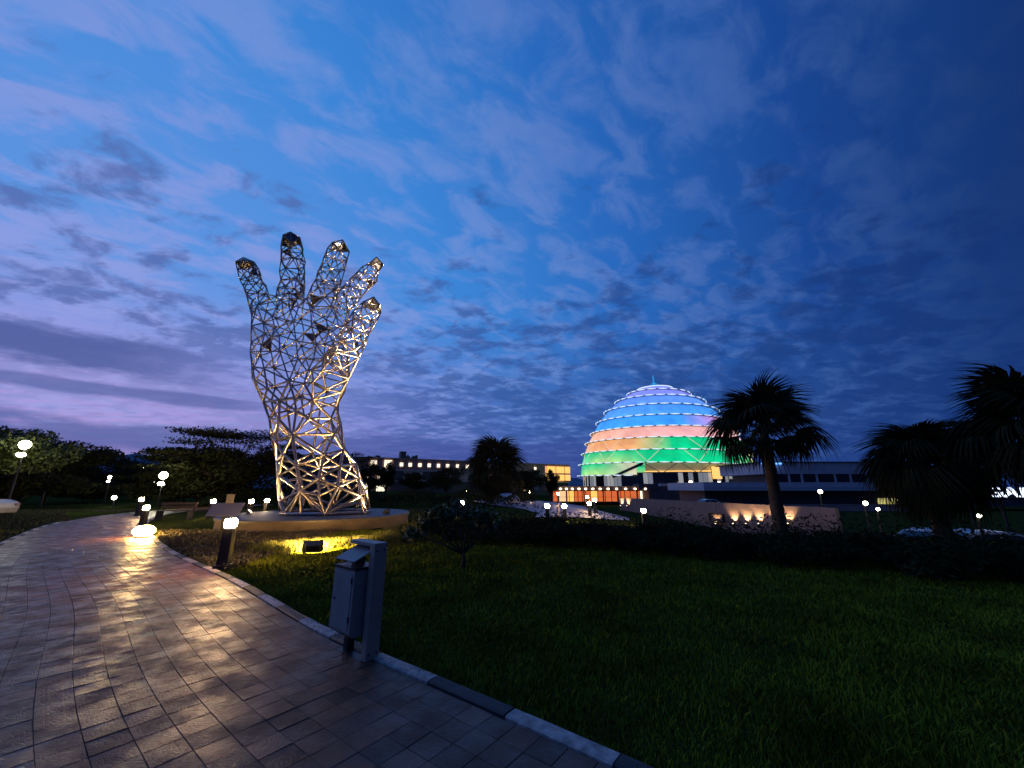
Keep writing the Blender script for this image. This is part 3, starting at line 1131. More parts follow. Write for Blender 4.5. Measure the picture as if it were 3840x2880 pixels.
# ------------------------------------------------------------------ street lamps
def street_lamp(px, py, Y, label, r=0.16, watts=220, base=None, double=False, strength=M_cool, group='street lamps'):
    p = P(px, py, Y)
    g0 = float(gz(p.x, p.y)) if base is None else base
    root = thing('street_lamp', label, 'street lamp', (p.x, p.y, g0), group=group)
    h = p.z - g0
    MB().tube([(0.0, 0.06, -.1), (0, 0.06, h * .5), (0, 0.06, h - .05)], [.07, .055, .04], 8).build('pole', M_dark, root)
    MB().tube([(0, .06, h - .10), (0, .0, h + r * .9), (0, -.02, h + r * 1.15)], .025, 6).build('arm', M_dark, root)
    gl = MB().lathe([(r * .25, -r), (r * .8, -r * .6), (r, 0), (r * .85, r * .55), (r * .4, r * .95)], 14, (0, -.02, h)).build('lamp_globe', strength, root, smooth=True)
    if double:
        g2 = MB().lathe([(r * .2, -r * .5), (r * .7, -r * .3), (r * .8, 0), (r * .5, r * .4)], 14, (-.05, -.02, h - r * 2.3)).build('lamp_globe', strength, root, smooth=True)
    MB().lathe([(r * .5, r * .95), (r * .6, r * 1.0), (r * .2, r * 1.25)], 12, (0, -.02, h)).build('lamp_cap', M_dark, root)


street_lamp(95, 1668, 24.0, 'bright double street lamp glowing in the leaves of a tall tree', .26, 220, double=True, strength=M_coolhi)
street_lamp(206, 1706, 33.0, 'smaller white street lamp half lost among dark trees', .20, 60, double=True)
street_lamp(412, 1790, 40.0, 'faint yellow street lamp low among the trees by the road', .17, 60, double=True)
street_lamp(614, 1783, 30.0, 'bright white street lamp standing past the bend of the footpath', .26, 130, double=True, strength=M_coolhi)
street_lamp(578, 1806, 40.0, 'small white street lamp behind the bright one past the bend', .2, 60, double=True)
street_lamp(429, 1866, 34.0, 'low white lamp beside the road under the trees', .17, 0)
street_lamp(3075, 1843, 27.0, 'white curved street lamp above the end of the lit wall', .13, 40)
street_lamp(542, 1754, 300.0, 'tiny white lamp far off on the hill', .7, 0, base=2)
street_lamp(3244, 1887, 24.0, 'small reddish white lamp left of the lit yellow windows', .12, 0)
street_lamp(3291, 1909, 22.0, 'small white lamp low under the yellow windows', .085, 0)
street_lamp(3670, 1934, 17.0, 'small white lamp under the glowing letters', .07, 0)


# ------------------------------------------------------------------ domed hall
def make_dome():
    Yc = 185.0
    dirc = math.tan(R(20.9))
    cx, cy = Yc * dirc, Yc
    dist = math.hypot(cx, cy)
    root = thing('domed_hall', 'spiral-tiered dome glowing blue, orange and green with white light rims', 'building', (cx, cy, float(gz(cx, cy))))
    tips = [(2373, 1481), (2326, 1512), (2281, 1550), (2248, 1590), (2223, 1630), (2202, 1666), (2186, 1704), (2173, 1743), (2166, 1784)]
    Rk, Zk = [], []
    for px, py in tips:
        q = P(px, py, 100)
        ang = math.atan2(q.x, q.y)
        Rr = dist * math.sin(R(20.9) - ang)
        Rk.append(Rr)
        dt = math.sqrt(dist ** 2 - Rr ** 2)
        Zk.append(CAMZ + (q.z - CAMZ) / math.hypot(q.x, q.y) * dt)
    ks = np.arange(9)
    Rk = [r_ * f_ for r_, f_ in zip(Rk, (1.26, 1.15, 1.09, 1.06, 1.04, 1.03, 1.02, 1.01, 1.0))]
    def Rt(t):
        return float(np.interp(t, np.concatenate([[-1.0], ks, [9]]), np.concatenate([[Rk[0] * 0.72], Rk, [Rk[-1] + .3]])))
    def Zt(t):
        return float(np.interp(t, np.concatenate([[-1.0], ks, [9]]), np.concatenate([[Zk[0] + 2.2], Zk, [Zk[-1] - 4.3]])))
    # azimuth: t integer = left tangent as seen, front at +.25
    tocam = math.atan2(-cy, -cx)
    def pos(t, r, z):
        th = tocam - math.pi / 2 + 2 * math.pi * t
        return (cx + r * math.cos(th), cy + r * math.sin(th), z)
    # check orientation: t=0 must be the left side
    if pos(0, 10, 0)[0] * cy - pos(0, 10, 0)[1] * cx > 0:
        pass
    # colour of the light behind the membrane, along the spiral
    BL, BL2, OR, PK, GR, GY = (.12, .26, .92), (.04, .30, .95), (.85, .40, .24), (.80, .38, .50), (.0, .55, .22), (.38, .62, .18)
    def colr(t, s, rnd):
        if t < 0.8:
            c = Vector((.20, .24, .88))
        elif t < 3.30:
            c = Vector(BL).lerp(Vector(BL2), min(1, (t - .8) / 2))
        elif t < 3.42:
            c = Vector(BL2).lerp(Vector((.72, .26, .62)), (t - 3.30) / .12)
        elif t < 4.7:
            k = math.sin(t * 9) * .5 + .5
            c = Vector(OR).lerp(Vector(PK), k * .7 if t > 3.9 else .25)
        elif t < 5.20:
            c = Vector((.80, .36, .14))
        elif t < 5.27:
            c = Vector((.80, .36, .14)).lerp(Vector(GR), (t - 5.20) / .07)
        else:
            c = Vector(GR)
            k = max(0, math.sin(t * 2 * math.pi * 3.1 + 1.2)) * (s ** 1.2) * (1 if t > 6 else .3)
            c = c.lerp(Vector(GY), min(.85, k))
            if 6.44 < t % 1000 < 6.56:
                c = Vector((.80, .86, .34))
        if t > 7.0:
            c = c.lerp(Vector((.62, .55, .40)), float(S(7.13, 7.22, t)))
        return c * (0.92 + 0.16 * rnd)
    M_mem = bpy.data.materials.new('backlit_membrane')
    M_mem.use_nodes = True
    t_ = NT(M_mem.node_tree)
    out = t_.n('ShaderNodeOutputMaterial')
    b = t_.n('ShaderNodeBsdfPrincipled', ins={'Base Color': (.08, .08, .08), 'Roughness': .6})
    at = t_.n('ShaderNodeAttribute', attribute_name='glow')
    geo = t_.n('ShaderNodeNewGeometry')
    nz = t_.noise(geo.outputs['Position'], 0.16, 5, .6)
    t_.put(b.inputs['Emission Color'], at.outputs['Color'])
    t_.put(b.inputs['Emission Strength'], t_.ss(nz, .25, .75, 0.95, 1.30))
    t_.t.links.new(b.outputs[0], out.inputs[0])
    OV = 1.7
    NS = 96
    def band(t0, t1, name='membrane_band'):
        n = max(2, int((t1 - t0) * NS))
        vs, cols, fs = [], [], []
        rows = [0.0, .12, .5, .85, 1.0]
        for i in range(n + 1):
            t = t0 + (t1 - t0) * i / n
            ra, za = Rt(t) - OV, Zt(t) - .15
            rb, zb = Rt(t + 1) - OV, Zt(t + 1) + .25
            # little scallop where each panel is tied down
            sc_ = 0.12 * math.cos(t * NS / 2 * math.pi)
            for s in rows:
                bulge = 0.35 * math.sin(math.pi * s)
                vs.append(pos(t, ra + (rb - ra) * s + bulge * .4 + sc_ * s, za + (zb - za) * s))
                rn = random.random()
                edge = 1.0 + .25 * (s > .8) * (0.5 + .5 * math.cos(t * NS / 2 * math.pi)) - .10 * (s < .05)
                c = colr(t, s, rn) * edge
                cols.append((*c, 1))
        m = len(rows)
        for i in range(n):
            for k in range(m - 1):
                fs.append((i * m + k, i * m + k + 1, (i + 1) * m + k + 1, (i + 1) * m + k))
        me = MB().add(vs, fs).mesh(name, True)
        a = me.color_attributes.new('glow', 'FLOAT_COLOR', 'POINT')
        a.data.foreach_set('color', np.array(cols, np.float32).ravel())
        return link(me, name, M_mem, root, local=False)
    for k in range(-1, 7):
        band(k, k + 1.0)
    band(7.0, 7.21)
    # ledges
    M_ledge = mat('white_ledge_metal', (.30, .31, .34), .5, .2)
    for k in range(0, 9):
        t0, t1 = float(k), min(k + 1.0, 8.2)
        n = max(3, int((t1 - t0) * NS))
        vs, fs = [], []
        for i in range(n + 1):
            t = t0 + (t1 - t0) * i / n
            r, z = Rt(t), Zt(t)
            for (dr, dzz) in ((-OV - .1, .18), (-.15, .12), (0.0, -.05), (-.2, -.22), (-OV - .1, -.22)):
                vs.append(pos(t, r + dr, z + dzz))
        for i in range(n):
            for q in range(4):
                fs.append((i * 5 + q, i * 5 + q + 1, (i + 1) * 5 + q + 1, (i + 1) * 5 + q))
        MB().add(vs, fs).build('ledge', M_ledge, root, local=False)
    # light fixtures on the ledge rim: tapered lenses
    for k in range(0, 9):
        r0 = Rt(k + .25)
        num = int(2 * math.pi * r0 / 4.6)
        for j in range(num):
            t = k + (j + .5) / num
            fr = t - k
            if t > 8.2 or (0.56 < fr < 0.94):
                continue
            dth = 1.9 / (2 * math.pi * r0)
            r, z = Rt(t), Zt(t)
            pts = [Vector(pos(t + a * dth, r + .10, z - .02 + (Zt(t + a * dth) - z))) for a in (-1, -.6, 0, .6, 1)]
            MB().tube(pts, [.08, .17, .23, .15, .08], 6).build('rim_light', M_led, root, local=False, smooth=True)
    # slanting ribs on the membrane, its backlight imitated by their own emission
    M_rib = mat('glowing_rib', (.8, .8, .8), .5, emit=(1.0, .86, .62), estr=.55)
    for k in (3, 4, 5, 6):
        num = 26 - (7 - k)
        for j in range(num):
            t = k + (j + .2) / num
            fr = t - k
            if fr > .56 or (k == 3 and fr < .4):
                continue
            dt = .5 / num * (1 if j % 2 else -1)
            a = Vector(pos(t, Rt(t) - OV + .25, Zt(t) - .3))
            bq = Vector(pos(t + dt, Rt(t + dt + 1) - OV + .30, Zt(t + dt + 1) + .35))
            MB().tube([a, bq], .11, 5).build('rib', M_rib, root, local=False)
    # crown: cap, rings and mast
    zt = Zt(0)
    ztop = P(2470, 1452, Yc).z
    M_bluel = mat('blue_lit_mast', (.2, .4, .6), .4, emit=(.02, .30, .62), estr=.8)
    MB().lathe([(Rk[0] * .62, zt + 1.7), (Rk[0] * .60, zt + 2.0), (Rk[0] * .35, zt + 2.6), (.6, ztop + .2), (.3, ztop + .2)], 40, (cx, cy, 0)).build('crown_cap', M_led if False else M_bluel, root, local=False, smooth=True)
    ring = [Vector(pos(q / 60, Rk[0] * .64, zt + 1.9)) for q in range(61)]
    MB().tube(ring, .22, 6).build('crown_ring', M_led, root, local=False)
    zm = P(2458, 1408, Yc).z
    MB().tube([(cx, cy, ztop - .5), (cx, cy, zm - 1.5), (cx, cy, zm)], [.42, .34, .2], 7).build('mast', M_bluel, root, local=False)
    for q in range(5):
        a = q * 2 * math.pi / 5 + .4
        MB().tube([(cx, cy, ztop + 2.4), (cx + 4.2 * math.cos(a), cy + 4.2 * math.sin(a), ztop - .6)], .16, 5).build('mast_stay', M_bluel, root, local=False)
    for k in (1, 2, 3):
        for j in range(14):
            t = k + .03 + j * .036
            MB().tube([pos(t, Rt(t) + .1, Zt(t)), pos(t, Rt(t) + .25, Zt(t) + 1.5)], .07, 4).build('rim_post', M_bluel, root, local=False)
    # glazed ground storey under the bottom ledge
    z0, z1 = P(2300, 1824, 150).z, Zt(8) - .1
    rg = Rt(8) - 2.6
    kinds = [M_glassdark, M_winwhite, mat('grey_lit_glass', (.3, .3, .3), .3, emit=(.55, .60, .66), estr=.28), mat('curtain_lit', (.5, .5, .5), .6, emit=(.9, .88, .8), estr=.3)]
    rw = random.Random(3)
    n = 64
    for j in range(n):
        t = 0.0 + j / n * .5
        a0, a1 = pos(t, rg, 0), pos(t + .5 / n * .93, rg, 0)
        m_ = kinds[rw.choice([0, 0, 2, 2, 3, 0])]
        MB().add([(a0[0], a0[1], z0), (a1[0], a1[1], z0), (a1[0], a1[1], z1), (a0[0], a0[1], z1)], [(0, 1, 2, 3)]).build('glass_pane', m_, root, local=False)
    wl = MB()
    vs, fs = [], []
    for j in range(49):
        for z in (z0 - 8, z1 + .3):
            vs.append(pos(j / 48, rg - .4, z))
    for j in range(48):
        fs.append((j * 2, j * 2 + 2, j * 2 + 3, j * 2 + 1))
    wl.add(vs, fs).build('inner_wall', M_darkclad, root, local=False)
    # raking column, entrance opening with warm lights behind
    tA = 7.20
    A = Vector(pos(tA + .022, Rt(7.25) - .4, Zt(7.25) - .3))
    B = Vector(pos(tA - .030, Rt(8.2) - .2, Zt(8.2) - .5))
    MB().tube([A, B], .55, 8).build('raking_column', M_dark, root, local=False)
    M_ent = mat('entrance_lit_wall', (.5, .45, .35), .6, emit=(.80, .55, .25), estr=.16, var=.4, scale=.3)
    vs, fs = [], []
    for j in range(13):
        t = 7.222 + j * .0155
        vs += [pos(t, Rt(7.3) - 3.4, Zt(8.0) - .3), pos(t, Rt(7.3) - 3.2, Zt(7.2) - .4)]
    fs = [(j * 2, j * 2 + 2, j * 2 + 3, j * 2 + 1) for j in range(12)]
    MB().add(vs, fs).build('entrance_wall', M_ent, root, local=False)
    for j in range(7):
        t = 7.235 + j * .028
        sg = 1 if j % 2 else -1
        MB().tube([pos(t - .012 * sg, Rt(7.3) - 2.0, Zt(8.0)), pos(t + .012 * sg, Rt(7.3) - 2.0, Zt(7.2) - .5)], .14, 5).build('brace', M_ledge, root, local=False)
    tl = [Vector(pos(7.222 + j * .0155, Rt(7.3) - 2.8, Zt(8.0) + .5)) for j in range(10)]
    MB().tube(tl, .22, 5).build('strip_light', M_winwarm, root, local=False)
    for (ta, tb, m_) in ((.325, .343, M_winwarm), (.355, .378, kinds[3]), (.379, .395, kinds[3]), (.40, .415, M_winwarm)):
        a0, a1 = pos(7 + ta, Rt(7.3) - 1.2, 0), pos(7 + tb, Rt(7.3) - 1.2, 0)
        zl, zh = Zt(8.0) - 2.4, Zt(7.4) - 1.0
        MB().add([(a0[0], a0[1], zl), (a1[0], a1[1], zl), (a1[0], a1[1], zh), (a0[0], a0[1], zh)], [(0, 1, 2, 3)]).build('entrance_window', m_, root, local=False)
        for (q0, q1, zz0, zz1) in ((a0, a0, zl, zh), (a1, a1, zl, zh)):
            MB().tube([(q0[0], q0[1], zz0), (q1[0], q1[1], zz1)], .13, 4).build('window_post', M_dark, root, local=False)


make_dome()


# ------------------------------------------------------------------ podium with colonnade
def quad_facade(mb, px0, px1, yt, yb, Y0, Y1=None):
    """upright rectangle between two photo columns at given depths"""
    Y1 = Y0 if Y1 is None else Y1
    a, b = P(px0, yt, Y0), P(px1, yt, Y1)
    c, d = P(px0, yb, Y0), P(px1, yb, Y1)
    return mb.add([(a.x, a.y, c.z), (b.x, b.y, c.z), (b.x, b.y, a.z), (a.x, a.y, a.z)], [(0, 1, 2, 3)])


def slab(px0, px1, zt, zb, Y, depth):
    a, b = P(px0, 1830, Y), P(px1, 1830, Y)
    return MB().box(a.x, b.x, Y, Y + depth, zb, zt)


def zat(py, Y):
    return P(1920, py, Y).z


def make_podium():
    Y = 138.0
    g = -3.2
    root = thing('colonnade_hall', 'low hall with orange lit colonnade under a dark canopy', 'building', (20, Y, g))
    zt, zm = zat(1823, Y), zat(1838, Y)
    slab(2020, 2790, zt, zm, Y, 30).build('canopy', M_darkclad, root, local=False)
    slab(2060, 2440, zm - .01, g, Y + 7.0, .4).build('back_wall', mat('dark_red_wall', (.10, .03, .02), .7), root, local=False)
    # lit bays
    edges = [2072, 2094, 2122, 2133, 2152, 2166, 2182, 2196, 2213, 2240, 2268, 2292, 2313, 2326, 2341, 2362, 2386, 2398, 2412, 2428]
    ms = [M_orange, M_orange, M_winwarm, M_orange, mat('white_orange_interior', (.6, .5, .4), .5, emit=(1, .62, .34), estr=1.0), M_orange]
    rr = random.Random(9)
    for i in range(len(edges) - 1):
        m_ = M_orange if edges[i] > 2235 else ms[rr.randrange(len(ms))]
        if 2395 < edges[i] < 2405:
            m_ = M_winwhite
        a, b = P(edges[i] + 2, 1840, Y + 6.5), P(edges[i + 1] - 1, 1840, Y + 6.5)
        MB().box(a.x, b.x, Y + 6.5, Y + 6.6, g, zm - .35).build('lit_bay', m_, root, local=False)
        MB().box(a.x, b.x, Y + 6.4, Y + 6.48, (g + zm) / 2 - .5, (g + zm) / 2 - .4).build('bay_rail', M_darkclad, root, local=False)
    for px in (2072, 2125, 2190, 2262, 2318, 2390, 2430):
        a = P(px, 1850, Y + 1.5)
        MB().tube([(a.x, Y + 1.5, g), (a.x, Y + 1.5, zm)], .24, 8).build('column', M_render, root, local=False)
    for px in (2061, 2102, 2124, 2146, 2171, 2196, 2223, 2250, 2280, 2312, 2346, 2381, 2419):
        a = P(px, 1833, Y - .3)
        MB().lathe([(.12, -.32), (.34, -.2), (.40, 0), (.30, .22)], 10, (a.x, Y - .5, a.z)).build('downlight', M_lampfar, root, local=False, smooth=True)
    slab(2430, 2790, zm + .02, g, Y - .1, 25).build('blank_wall', M_darkclad, root, local=False)
    slab(2395, 2470, zt + .8, zm + .3, Y - .6, 6).build('canopy_step', M_darkclad, root, local=False)
    # upper block on the right of the dome with entrance lamps
    Z2 = zat(1770, 150)
    slab(2705, 2800, zat(1775, 150), zt - .02, 150, 18).build('upper_block', M_darkclad, root, local=False)
    slab(2480, 2900, zt + .9, zt + .01, Y + 2, 14).build('terrace_edge', M_pale, root, local=False)
    for (px, py) in ((2590, 1808), (2697, 1811)):
        a = P(px, py, Y - 1)
        MB().lathe([(.2, -.6), (.55, -.3), (.6, .1), (.3, .5)], 10, (a.x, a.y, a.z)).build('wall_lamp', M_lampfar, root, local=False, smooth=True)


make_podium()


# ------------------------------------------------------------------ right wing
def make_wing():
    Y = 95.0
    g = -3.0
    root = thing('low_wing', 'long pale low building with flat roof and a strip of dark windows', 'building', (70, Y, g))
    zr = zat(1733, Y)
    zs, zw1 = zat(1808, Y), zat(1776, Y)
    zl = zat(1840, Y)
    slab(2870, 3420, zr, zw1, Y + 2, 20).build('upper_wall', M_pale, root, local=False)
    slab(2860, 3430, zr + .25, zr + .005, Y + 1.7, 21).build('roof_edge', M_darkclad, root, local=False)
    slab(2905, 3420, zw1 - .005, zs + .005, Y + 3, 18).build('window_recess', M_darkclad, root, local=False)
    xs = [2916, 2960, 3008, 3073, 3132, 3190, 3252]
    for i in range(6):
        a, b = P(xs[i] + 3, 1790, Y + 2.4), P(xs[i + 1] - (16 if i == 2 else 7), 1790, Y + 2.4)
        MB().box(a.x, b.x, Y + 2.35, Y + 2.45, zs + .15, zw1 - .12).build('window', M_glassdark, root, local=False)
        MB().box(b.x + .05, b.x + .38, Y + 2.0, Y + 2.9, zs + .006, zw1 - .006).build('window_pier', M_pale, root, local=False)
    slab(2640, 3420, zs, zat(1826, Y), Y, 22).build('roof_slab', M_pale, root, local=False)
    slab(2640, 3420, zat(1826, Y) - .01, zl, Y - .8, 22).build('eaves_band', mat('light_eaves', (.5, .46, .5), .7), root, local=False)
    slab(2640, 3420, zl - .01, g, Y + 4, 15).build('ground_storey', M_darkclad, root, local=False)
    slab(2880, 3420, zat(1890, Y + 3.5), g - 2, Y + 2.5, 1).build('low_wall', M_brown, root, local=False)
    for (x0, x1, ms) in ((3294, 3372, 5), (3396, 3516, 6)):
        for k in range(ms):
            a, b = P(x0 + (x1 - x0) * k / ms, 1870, Y + 3.6), P(x0 + (x1 - x0) * (k + .88) / ms, 1870, Y + 3.6)
            MB().box(a.x, b.x, Y + 3.85, Y + 3.95, zat(1897, Y + 3.9), zat(1868, Y + 3.9)).build('lit_window', M_wingreen, root, local=False)
    slab(3420, 4100, zat(1840, Y), g, Y + 6, 15).build('far_block', M_darkclad, root, local=False)
    a = P(2870, 1737, Y)
    b = P(2945, 1737, Y)
    MB().box(a.x, b.x, Y + 1.2, Y + 1.6, zat(1740, Y), zat(1734, Y)).build('blue_strip_light', mat('blue_white_led', (.5, .6, .9), .4, emit=(.12, .35, 1.0), estr=2.4), root, local=False)


make_wing()


# ------------------------------------------------------------------ hotel
def make_hotel():
    A = P(1080, 1830, 165.0)
    B = P(2140, 1830, 245.0)
    a, b = Vector((A.x, A.y, 0)), Vector((B.x, B.y, 0))
    L = (b - a).length
    u = (b - a) / L
    n = Vector((u.y, -u.x, 0))
    root = thing('hotel', 'long low hotel with ribbed terracotta screens and small lit windows', 'building', (a.x, a.y, -2.5))
    Mx = Matrix.Translation((a.x, a.y, 0)) @ Matrix((( u.x, n.x * -1, 0, 0), (u.y, n.y * -1, 0, 0), (0, 0, 1, 0), (0, 0, 0, 1)))
    zr = zat(1745, 245)
    zr0 = zr
    lv = [zr, zr - 5.2, zr - 10.2, -2.5]
    def bx(name, m_, x0, x1, y0, y1, z0, z1):
        return MB().box(x0, x1, y0, y1, z0, z1, Mx).build(name, m_, root, local=False)
    bx('main_wall', M_brown, 0, L, .6, 26, lv[1], lv[0] - .02)
    bx('main_wall', M_darkclad, 0, L - 1.0, 1.2, 25, lv[3], lv[1] - .01)
    bx('roof_edge', M_brown, -.3, L + .3, -.2, 26.5, lv[0], lv[0] + .35)
    bx('floor_band', M_pale, 0, L, .2, 1.1, lv[1] - .5, lv[1] + .1)
    bx('floor_band', M_pale, 0, L, .4, 1.15, lv[2] - .4, lv[2] + .1)
    # vertical screen fins on the top storey
    mb = MB()
    k = 0
    x = .5
    fin = []
    while x < L:
        fin.append(x)
        x += 1.05
    for x in fin[:150]:
        bx('screen_fin', M_brown, x, x + .22, .22, .55, lv[1] + .12, lv[0] - .03)
    # small lit openings
    def xat(px):
        # distance along the front where a photo column meets it
        d = P(px, 1780, 1.0)
        # solve a + u s parallel to d
        s = (a.y * d.x - a.x * d.y) / (u.x * d.y - u.y * d.x)
        return s
    for px in (1503, 1536, 1573, 1608, 1643, 1678, 1715, 1752, 2008):
        s = xat(px)
        zc = lv[1] + 1.9
        f = bx('window', M_winwhite, s - .8, s + .8, .10, .20, zc - .2, zc + 1.5)
        MB().lathe([(.8, 0), (.8, .1)], 14).mesh('x')
        bx('window_sill', M_pale, s - 1.0, s + 1.0, .0, .19, zc - .35, zc - .21)
    for px0, px1, zz0, zz1, m_ in ((1385, 1410, lv[1] + 1.5, lv[0] - 1.2, M_winwhite), (1438, 1468, lv[1] + .8, lv[0] - .8, M_winwhite), (1374, 1382, lv[3] + 3, lv[2] + 2, M_winwhite), (1416, 1452, lv[3] + 1.5, lv[2] + 3, M_winwhite)):
        s0, s1 = xat(px0), xat(px1)
        nn = 5
        for k in range(nn):
            q0 = s0 + (s1 - s0) * k / nn
            bx('lit_pane', m_, q0, q0 + (s1 - s0) / nn * .72, -.02, .09, zz0, zz1)
    for k in range(26):
        s = L * (.12 + .85 * k / 26)
        bx('lower_panel', [M_brown, M_pale, M_darkclad][k % 3], s, s + L / 26 * .8, .62, 1.18, lv[2] + .12, lv[1] - .55)
    # lit corner lounge
    s0, s1 = xat(2046), xat(2139)
    nn = 14
    for k in range(nn):
        q0 = s0 + (s1 - s0) * k / nn
        for (zz0, zz1) in ((lv[1] + .3, lv[0] - 1.0), (lv[2] + .9, lv[1] - .6)):
            bx('lounge_pane', M_winwarm, q0, q0 + (s1 - s0) / nn * (.84 if k % 5 else .5), -.1, .05, zz0, zz1)
    s = xat(1517)
    bx('roof_box', M_darkclad, s - 1.4, s + 1.4, 4, 7, zr + .36, zr + 4.0)
    s = xat(1420)
    bx('roof_box', M_darkclad, s - 1, s + 1, 4, 6, zr + .36, zr + 1.5)
    for k in range(9):
        s = xat(1530 + k * 5)
        bx('roof_unit', M_darkclad, s - .3, s + .3, 4, 5, zr + .36, zr + .9 + random.random() * 1.6)


make_hotel()


# ------------------------------------------------------------------ lit retaining wall
def make_wall():
    pts = [Vector((14.0, 52.0, 0)), Vector((19.4, 30.0, 0)), Vector((20.6, 25.6, 0))]
    zt = .30
    root = thing('retaining_wall', 'low rendered wall washed by warm uplights along the sunken road', 'wall', (19, 30, -1.5))
    def seg(a, b, name):
        d = (b - a).normalized()
        n = Vector((-d.y, d.x, 0)) * .15
        a2, b2 = a + d * .02, b - d * .02
        mb = MB()
        zb = -3.4
        mb.add([(q.x, q.y, z) for z in (zb, zt) for q in (a2 + n, b2 + n, b2 - n, a2 - n)], [(3, 2, 1, 0), (4, 5, 6, 7), (0, 1, 5, 4), (1, 2, 6, 5), (2, 3, 7, 6), (3, 0, 4, 7)])
        mb.build(name, M_render, root, local=False)
    for i in range(2):
        a, b = pts[i], pts[i + 1]
        k = 4 if i == 0 else 1
        for j in range(k):
            seg(a.lerp(b, j / k), a.lerp(b, (j + 1) / k), 'wall_panel')
    d = (pts[1] - pts[0]).normalized()
    nrm_ = Vector((-1, -.25, 0)).normalized()
    # framed opening in the face
    def onwall(px):
        q = P(px, 1900, 1.0)
        # crossing with the first line
        a, u = pts[0], d
        s = (a.y * q.x - a.x * q.y) / (u.x * q.y - u.y * q.x)
        return a + u * s
    c = onwall(2690) + nrm_ * .18
    Mw = Matrix.Translation(c) @ Matrix(((d.x, nrm_.x, 0, 0), (d.y, nrm_.y, 0, 0), (0, 0, 1, 0), (0, 0, 0, 1)))
    z0 = P(2690, 1958, c.y).z
    z1 = P(2690, 1925, c.y).z
    for q in ((-.9, -.78, z0, z1), (.78, .9, z0, z1), (-.78, .78, z1 - .1, z1), (-.78, .78, z0, z0 + .1)):
        MB().box(q[0], q[1], .0, .12, q[2], q[3], Mw).build('opening_frame', M_dark, root, local=False)
    for i, (px, wt) in enumerate(((2338, 40), (2362, 40), (2690, 12), (2755, 30), (2803, 34), (2850, 34), (2905, 30), (2960, 20))):
        c = onwall(px) + nrm_ * .42
        zb = P(px, 1898 if px < 2500 else 1966, c.y).z
        r = thing('ground_uplight', ('uplight at the far end of the rendered wall, closest to the colonnade', 'uplight at the far end of the rendered wall, second from the colonnade', 'faint uplight under the framed opening in the wall', 'uplight on the wall just past the framed opening', 'uplight on the wall midway between framed opening and palm trunk', 'uplight on the wall right behind the palm trunk', 'uplight on the wall past the palm trunk, beside the bollard lamp', 'last dim uplight on the wall past the bollard lamp')[i], 'light', (c.x, c.y, zb), group='wall uplights')
        MB().lathe([(.10, -.25), (.10, 0), (.085, .05), (.06, .05)], 12).build('housing', M_dark, r)
        MB().lathe([(.055, .052), (.06, .06), (.03, .07)], 12).build('lens', M_lampfar, r)
        light('SPOT', (c.x, c.y, zb + .12), wt * 9, WARM, (c.x - nrm_.x * .5, c.y - nrm_.y * .5, zb + 1.6), .05, 95, .8, r)


make_wall()

# pale half-round form seen behind the palm trunk
p = P(1902, 1888, 42.0)
gs = thing('garden_sculpture', 'smooth pale half-round form behind the trunk of the dense fan palm', 'sculpture', (p.x, p.y, p.z))
MB().lathe([(1.45, -.5), (1.45, .1), (1.34, .45), (1.05, .78), (.6, 1.0), (.1, 1.07)], 32).build('shell', mat('pale_shell', (.5, .54, .62), .35), gs, smooth=True)
MB().lathe([(1.52, -.55), (1.55, -.5), (1.55, -.42), (1.50, -.40)], 32).build('foot_ring', M_dark, gs)


# ------------------------------------------------------------------ lit letters
def make_sign():
    Y = 26.0
    z0, z1 = P(3700, 1864, Y).z, P(3700, 1827, Y).z
    h = z1 - z0
    a = P(3616, 1864, Y)
    root = thing('letter_sign', 'glowing white capital letters standing behind the fan palms', 'sign', (a.x, Y, z0 - .4))
    M_let = mat('lit_letters', (.9, .9, .95), .4, emit=(.72, .80, 1.0), estr=3.2)
    spots = [('K', 3616, 3672), ('I', 3678, 3694), ('G', 3700, 3758), ('A', 3764, 3822), ('L', 3829, 3872)]
    for ch, p0, p1 in spots:
        cu = bpy.data.curves.new('letter', 'FONT')
        cu.body = ch
        cu.extrude = .05
        cu.size = 1.0
        cu.offset = 0.012
        ob = bpy.data.objects.new('letter', cu)
        C.objects.link(ob)
        dg = bpy.context.evaluated_depsgraph_get()
        dg.update()
        me = bpy.data.meshes.new_from_object(ob.evaluated_get(dg))
        bpy.data.objects.remove(ob)
        co = np.empty(len(me.vertices) * 3, np.float32)
        me.vertices.foreach_get('co', co)
        co = co.reshape(-1, 3)
        x0, x1 = P(p0, 1850, Y).x, P(p1, 1850, Y).x
        mn, mx = co.min(0), co.max(0)
        q = np.empty_like(co)
        q[:, 0] = x0 + (co[:, 0] - mn[0]) / (mx[0] - mn[0]) * (x1 - x0)
        q[:, 1] = Y - co[:, 2]
        q[:, 2] = z0 + (co[:, 1] - mn[1]) / (mx[1] - mn[1]) * h
        me.vertices.foreach_set('co', q.ravel())
        me.update()
        me.materials.clear()
        me.materials.append(M_let)
        link(me, 'letter', None, root, local=False)
    xa, xb = P(3600, 1868, Y).x, P(3900, 1868, Y).x
    MB().box(xa, xb, Y - .1, Y + .25, z0 - .16, z0 - .02).build('rail', M_dark, root, local=False)
    for t in (.1, .5, .9):
        x = xa + (xb - xa) * t
        MB().box(x - .05, x + .05, Y, Y + .1, float(gz(x, Y)) - .2, z0 - .161).build('post', M_dark, root, local=False)


make_sign()


